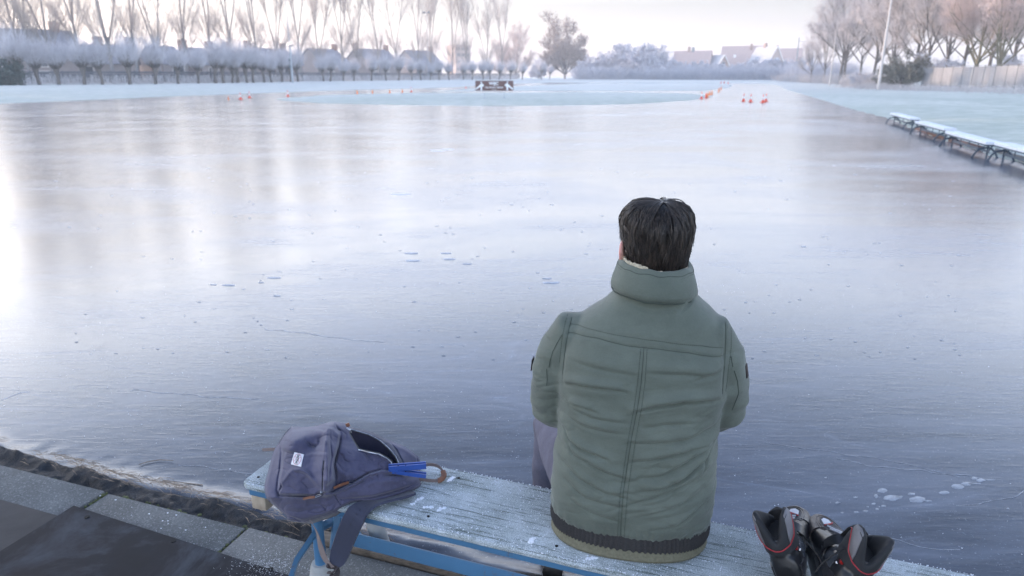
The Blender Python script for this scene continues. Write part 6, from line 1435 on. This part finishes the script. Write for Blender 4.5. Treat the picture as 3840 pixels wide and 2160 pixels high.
    MB().loft([[X(math.cos(6.283 * k / 20) * w_, y + math.sin(6.283 * k / 20) * .007 + (math.cos(6.283 * k / 20) * 1.0) ** 2 * -.010, z_) for k in range(20)] for y, z_, w_ in ((.088, S + .080, .026), (.066, S + .105, .029), (.058, S + .125, .030), (.055, S + .142, .028), (.057, S + .150, .020), (.059, S + .152, .010))]).build("tongue", SOFT, shell, True, 180)
    # toe: plastic cap with raised lines, ribbed cloth window, red and white flash
    tc = MB(); tc.loft([er(.150, S - .001, .068, .0485), er(.172, S, .0625, .0495), er(.195, S + .001, .0575, .0490), er(.218, S + .003, .050, .0425), er(.238, S + .007, .041, .0285), er(.248, S + .013, .027, .010)]); toe = tc.build("toe_cap", toe_m, shell, True, 60)
    bt = BVHTree.FromPolygons([tuple(v_) for v_ in coords(toe.data)], [tuple(p.vertices) for p in toe.data.polygons])
    def tz(x, y): h_ = bt.ray_cast(Vector((x * mir, y, .4)), Vector((0, 0, -1))); h2 = bv.ray_cast(Vector((x * mir, y, .4)), Vector((0, 0, -1))); zz = [q[0].z for q in (h_, h2) if q[0] is not None]; return max(zz) if zz else S + .05
    def blob(pts, mt, name, lift=.0016, par=toe):
        c = (sum(p[0] for p in pts) / len(pts), sum(p[1] for p in pts) / len(pts)); mb = MB(); n = len(pts); r3 = []
        for f in (1.0, .75, .5, .25): r3.append([X(c[0] + (x - c[0]) * f, c[1] + (y - c[1]) * f, tz(c[0] + (x - c[0]) * f, c[1] + (y - c[1]) * f) + lift) for x, y in pts])
        r3.insert(0, [p - Vector((0, 0, .004)) for p in r3[0]]); mb.loft(r3); return mb.build(name, mt, par, True, 50)
    egg = [(.030 * math.cos(t_) * (1 + .12 * math.sin(t_)), .165 + .050 * math.sin(t_)) for t_ in np.linspace(0, 6.283, 30)[:-1]]
    cloth = blob(egg, TOEG, "cloth_window", .0012)
    for f in (1.08, 1.25): MB().tube([X(x * f, .160 + (y - .160) * f, tz(x * f, .160 + (y - .160) * f) + .0008) for x, y in egg + egg[:1] if y > .135], .0016, 5).build("raised_line", toe_m, toe)
    flash = [(-.024, .158), (-.006, .176), (.002, .188), (-.002, .204), (-.014, .206), (-.024, .190)]
    blob(flash, WHT, "white_flash", .0026, toe); MB().tube(chaikin([X(x, y, tz(x, y) + .0034) for x, y in ((-.025, .157), (-.008, .172), (.002, .184), (.004, .190))], 2), .0022, 6).build("red_flash", REDP, toe)
    for k in range(5): y = .115 + k * .010; MB().tube([X(x, y + abs(x) * .25 + (.003 if k % 2 else 0), tz(x, y) + .0035) for x in (-.020, -.010, 0, .010, .020)], .0019, 5).build("lace_loop", WHT if k % 2 else GREYP, shell)
    # instep strap, buckle, bolts, laces
    st_ = MB(); pts = []
    for k in range(13): a_ = R(-20) + R(220) * k / 12; pts.append(X(.047 * math.cos(a_), .055 - .012 * math.sin(a_), S + .070 + .045 * max(-.3, math.sin(a_))))
    st_.ribbon(pts, .026, .004, Vector((0, .85, .5))); st_.build("instep_strap", SHELL, shell, True, 40)
    for side in (-1, 1):
        p = shrink(.062, S + .055, side * mir, .001); MB().box(p, (.006, .022, .042), Matrix.Rotation(-.35, 3, 'X'), .0025).build("strap_plate", TOEB, shell, True, 40); MB().ball(p + Vector((side * mir * .003, 0, .002)), .003, .0055, .0055).build("bolt", BOLT, shell)
        for (y, z_) in ((.022, S + .118), (.040, S + .100)): MB().ball(shrink(y, z_, side * mir, .001), .003, .0045, .0045).build("eyelet", BOLT, shell)
    p = shrink(-.030, S + .100, -mir, .004); MB().box(p, (.008, .013, .024), Matrix.Rotation(.3, 3, 'X'), .003).build("red_buckle", RED2, shell, True, 40); MB().ball(p + Vector((-mir * .004, .010, -.020)), .004).build("bolt", BOLT, shell)
    MB().tube(chaikin([X(.020, .060, S + .125), X(.046, .075, S + .09), X(.050, .080, S + .04), X(.052, .060, S - .01), X(.050, .030, S - .05)], 2), .0018, 6).build("lace", LACE, shell)
    MB().tube(chaikin([X(-.046, -.030, S + .13), X(-.068, -.050, S + .115), X(-.082, -.052, S + .08), X(-.085, -.056, S + .055)], 2), .0020, 6).build("lace", LACE, shell)
    # blade: cups, tube, runner
    bl = MB().tube([X(0, -.085, .047), X(0, .29, .047)], .0095, 10).build("blade_tube", BLADE, t); MB().box((0, .105, .022), (.0022, .41, .040), None, .0006).build("runner", BLADE, bl, angle=30)
    for y in (-.005, .16): MB().loft([[X(w_ * math.cos(6.283 * k / 16), y + w_ * 1.2 * math.sin(6.283 * k / 16), z_) for k in range(16)] for z_, w_ in ((.046, .012), (.060, .013), (S - .002, .026), (S + .006, .028))]).build("blade_cup", BLADE, bl)
    return t
skate("left ice skate of the pair, black boot tipped left with a dark toe cap", Vector((.696, 1.366, .452)), R(-23), R(-23), -1, TOEB)
skate("right ice skate of the pair, black boot tipped right with a brownish toe cap", Vector((.722, 1.333, .452)), R(-13), R(19), 1, TOEBR)
# ------------------------------------------------------------------ winter air
HZ = bpy.data.materials.new("winter_air"); HZ.use_nodes = True; nt = HZ.node_tree; nt.nodes.remove(nt.nodes["Principled BSDF"])
pv = nt.nodes.new("ShaderNodeVolumePrincipled"); pv.inputs["Color"].default_value = (.95, .965, 1.0, 1); pv.inputs["Density"].default_value = .0011; pv.inputs["Anisotropy"].default_value = .3
nt.links.new(pv.outputs[0], nt.nodes["Material Output"].inputs["Volume"])
tag(MB().box((0, 150, 21), (1500, 1900, 45)).build("haze", HZ, None, False), kind="stuff")
scene.cycles.volume_bounces = 1 if hasattr(scene.cycles, "volume_bounces") else 0
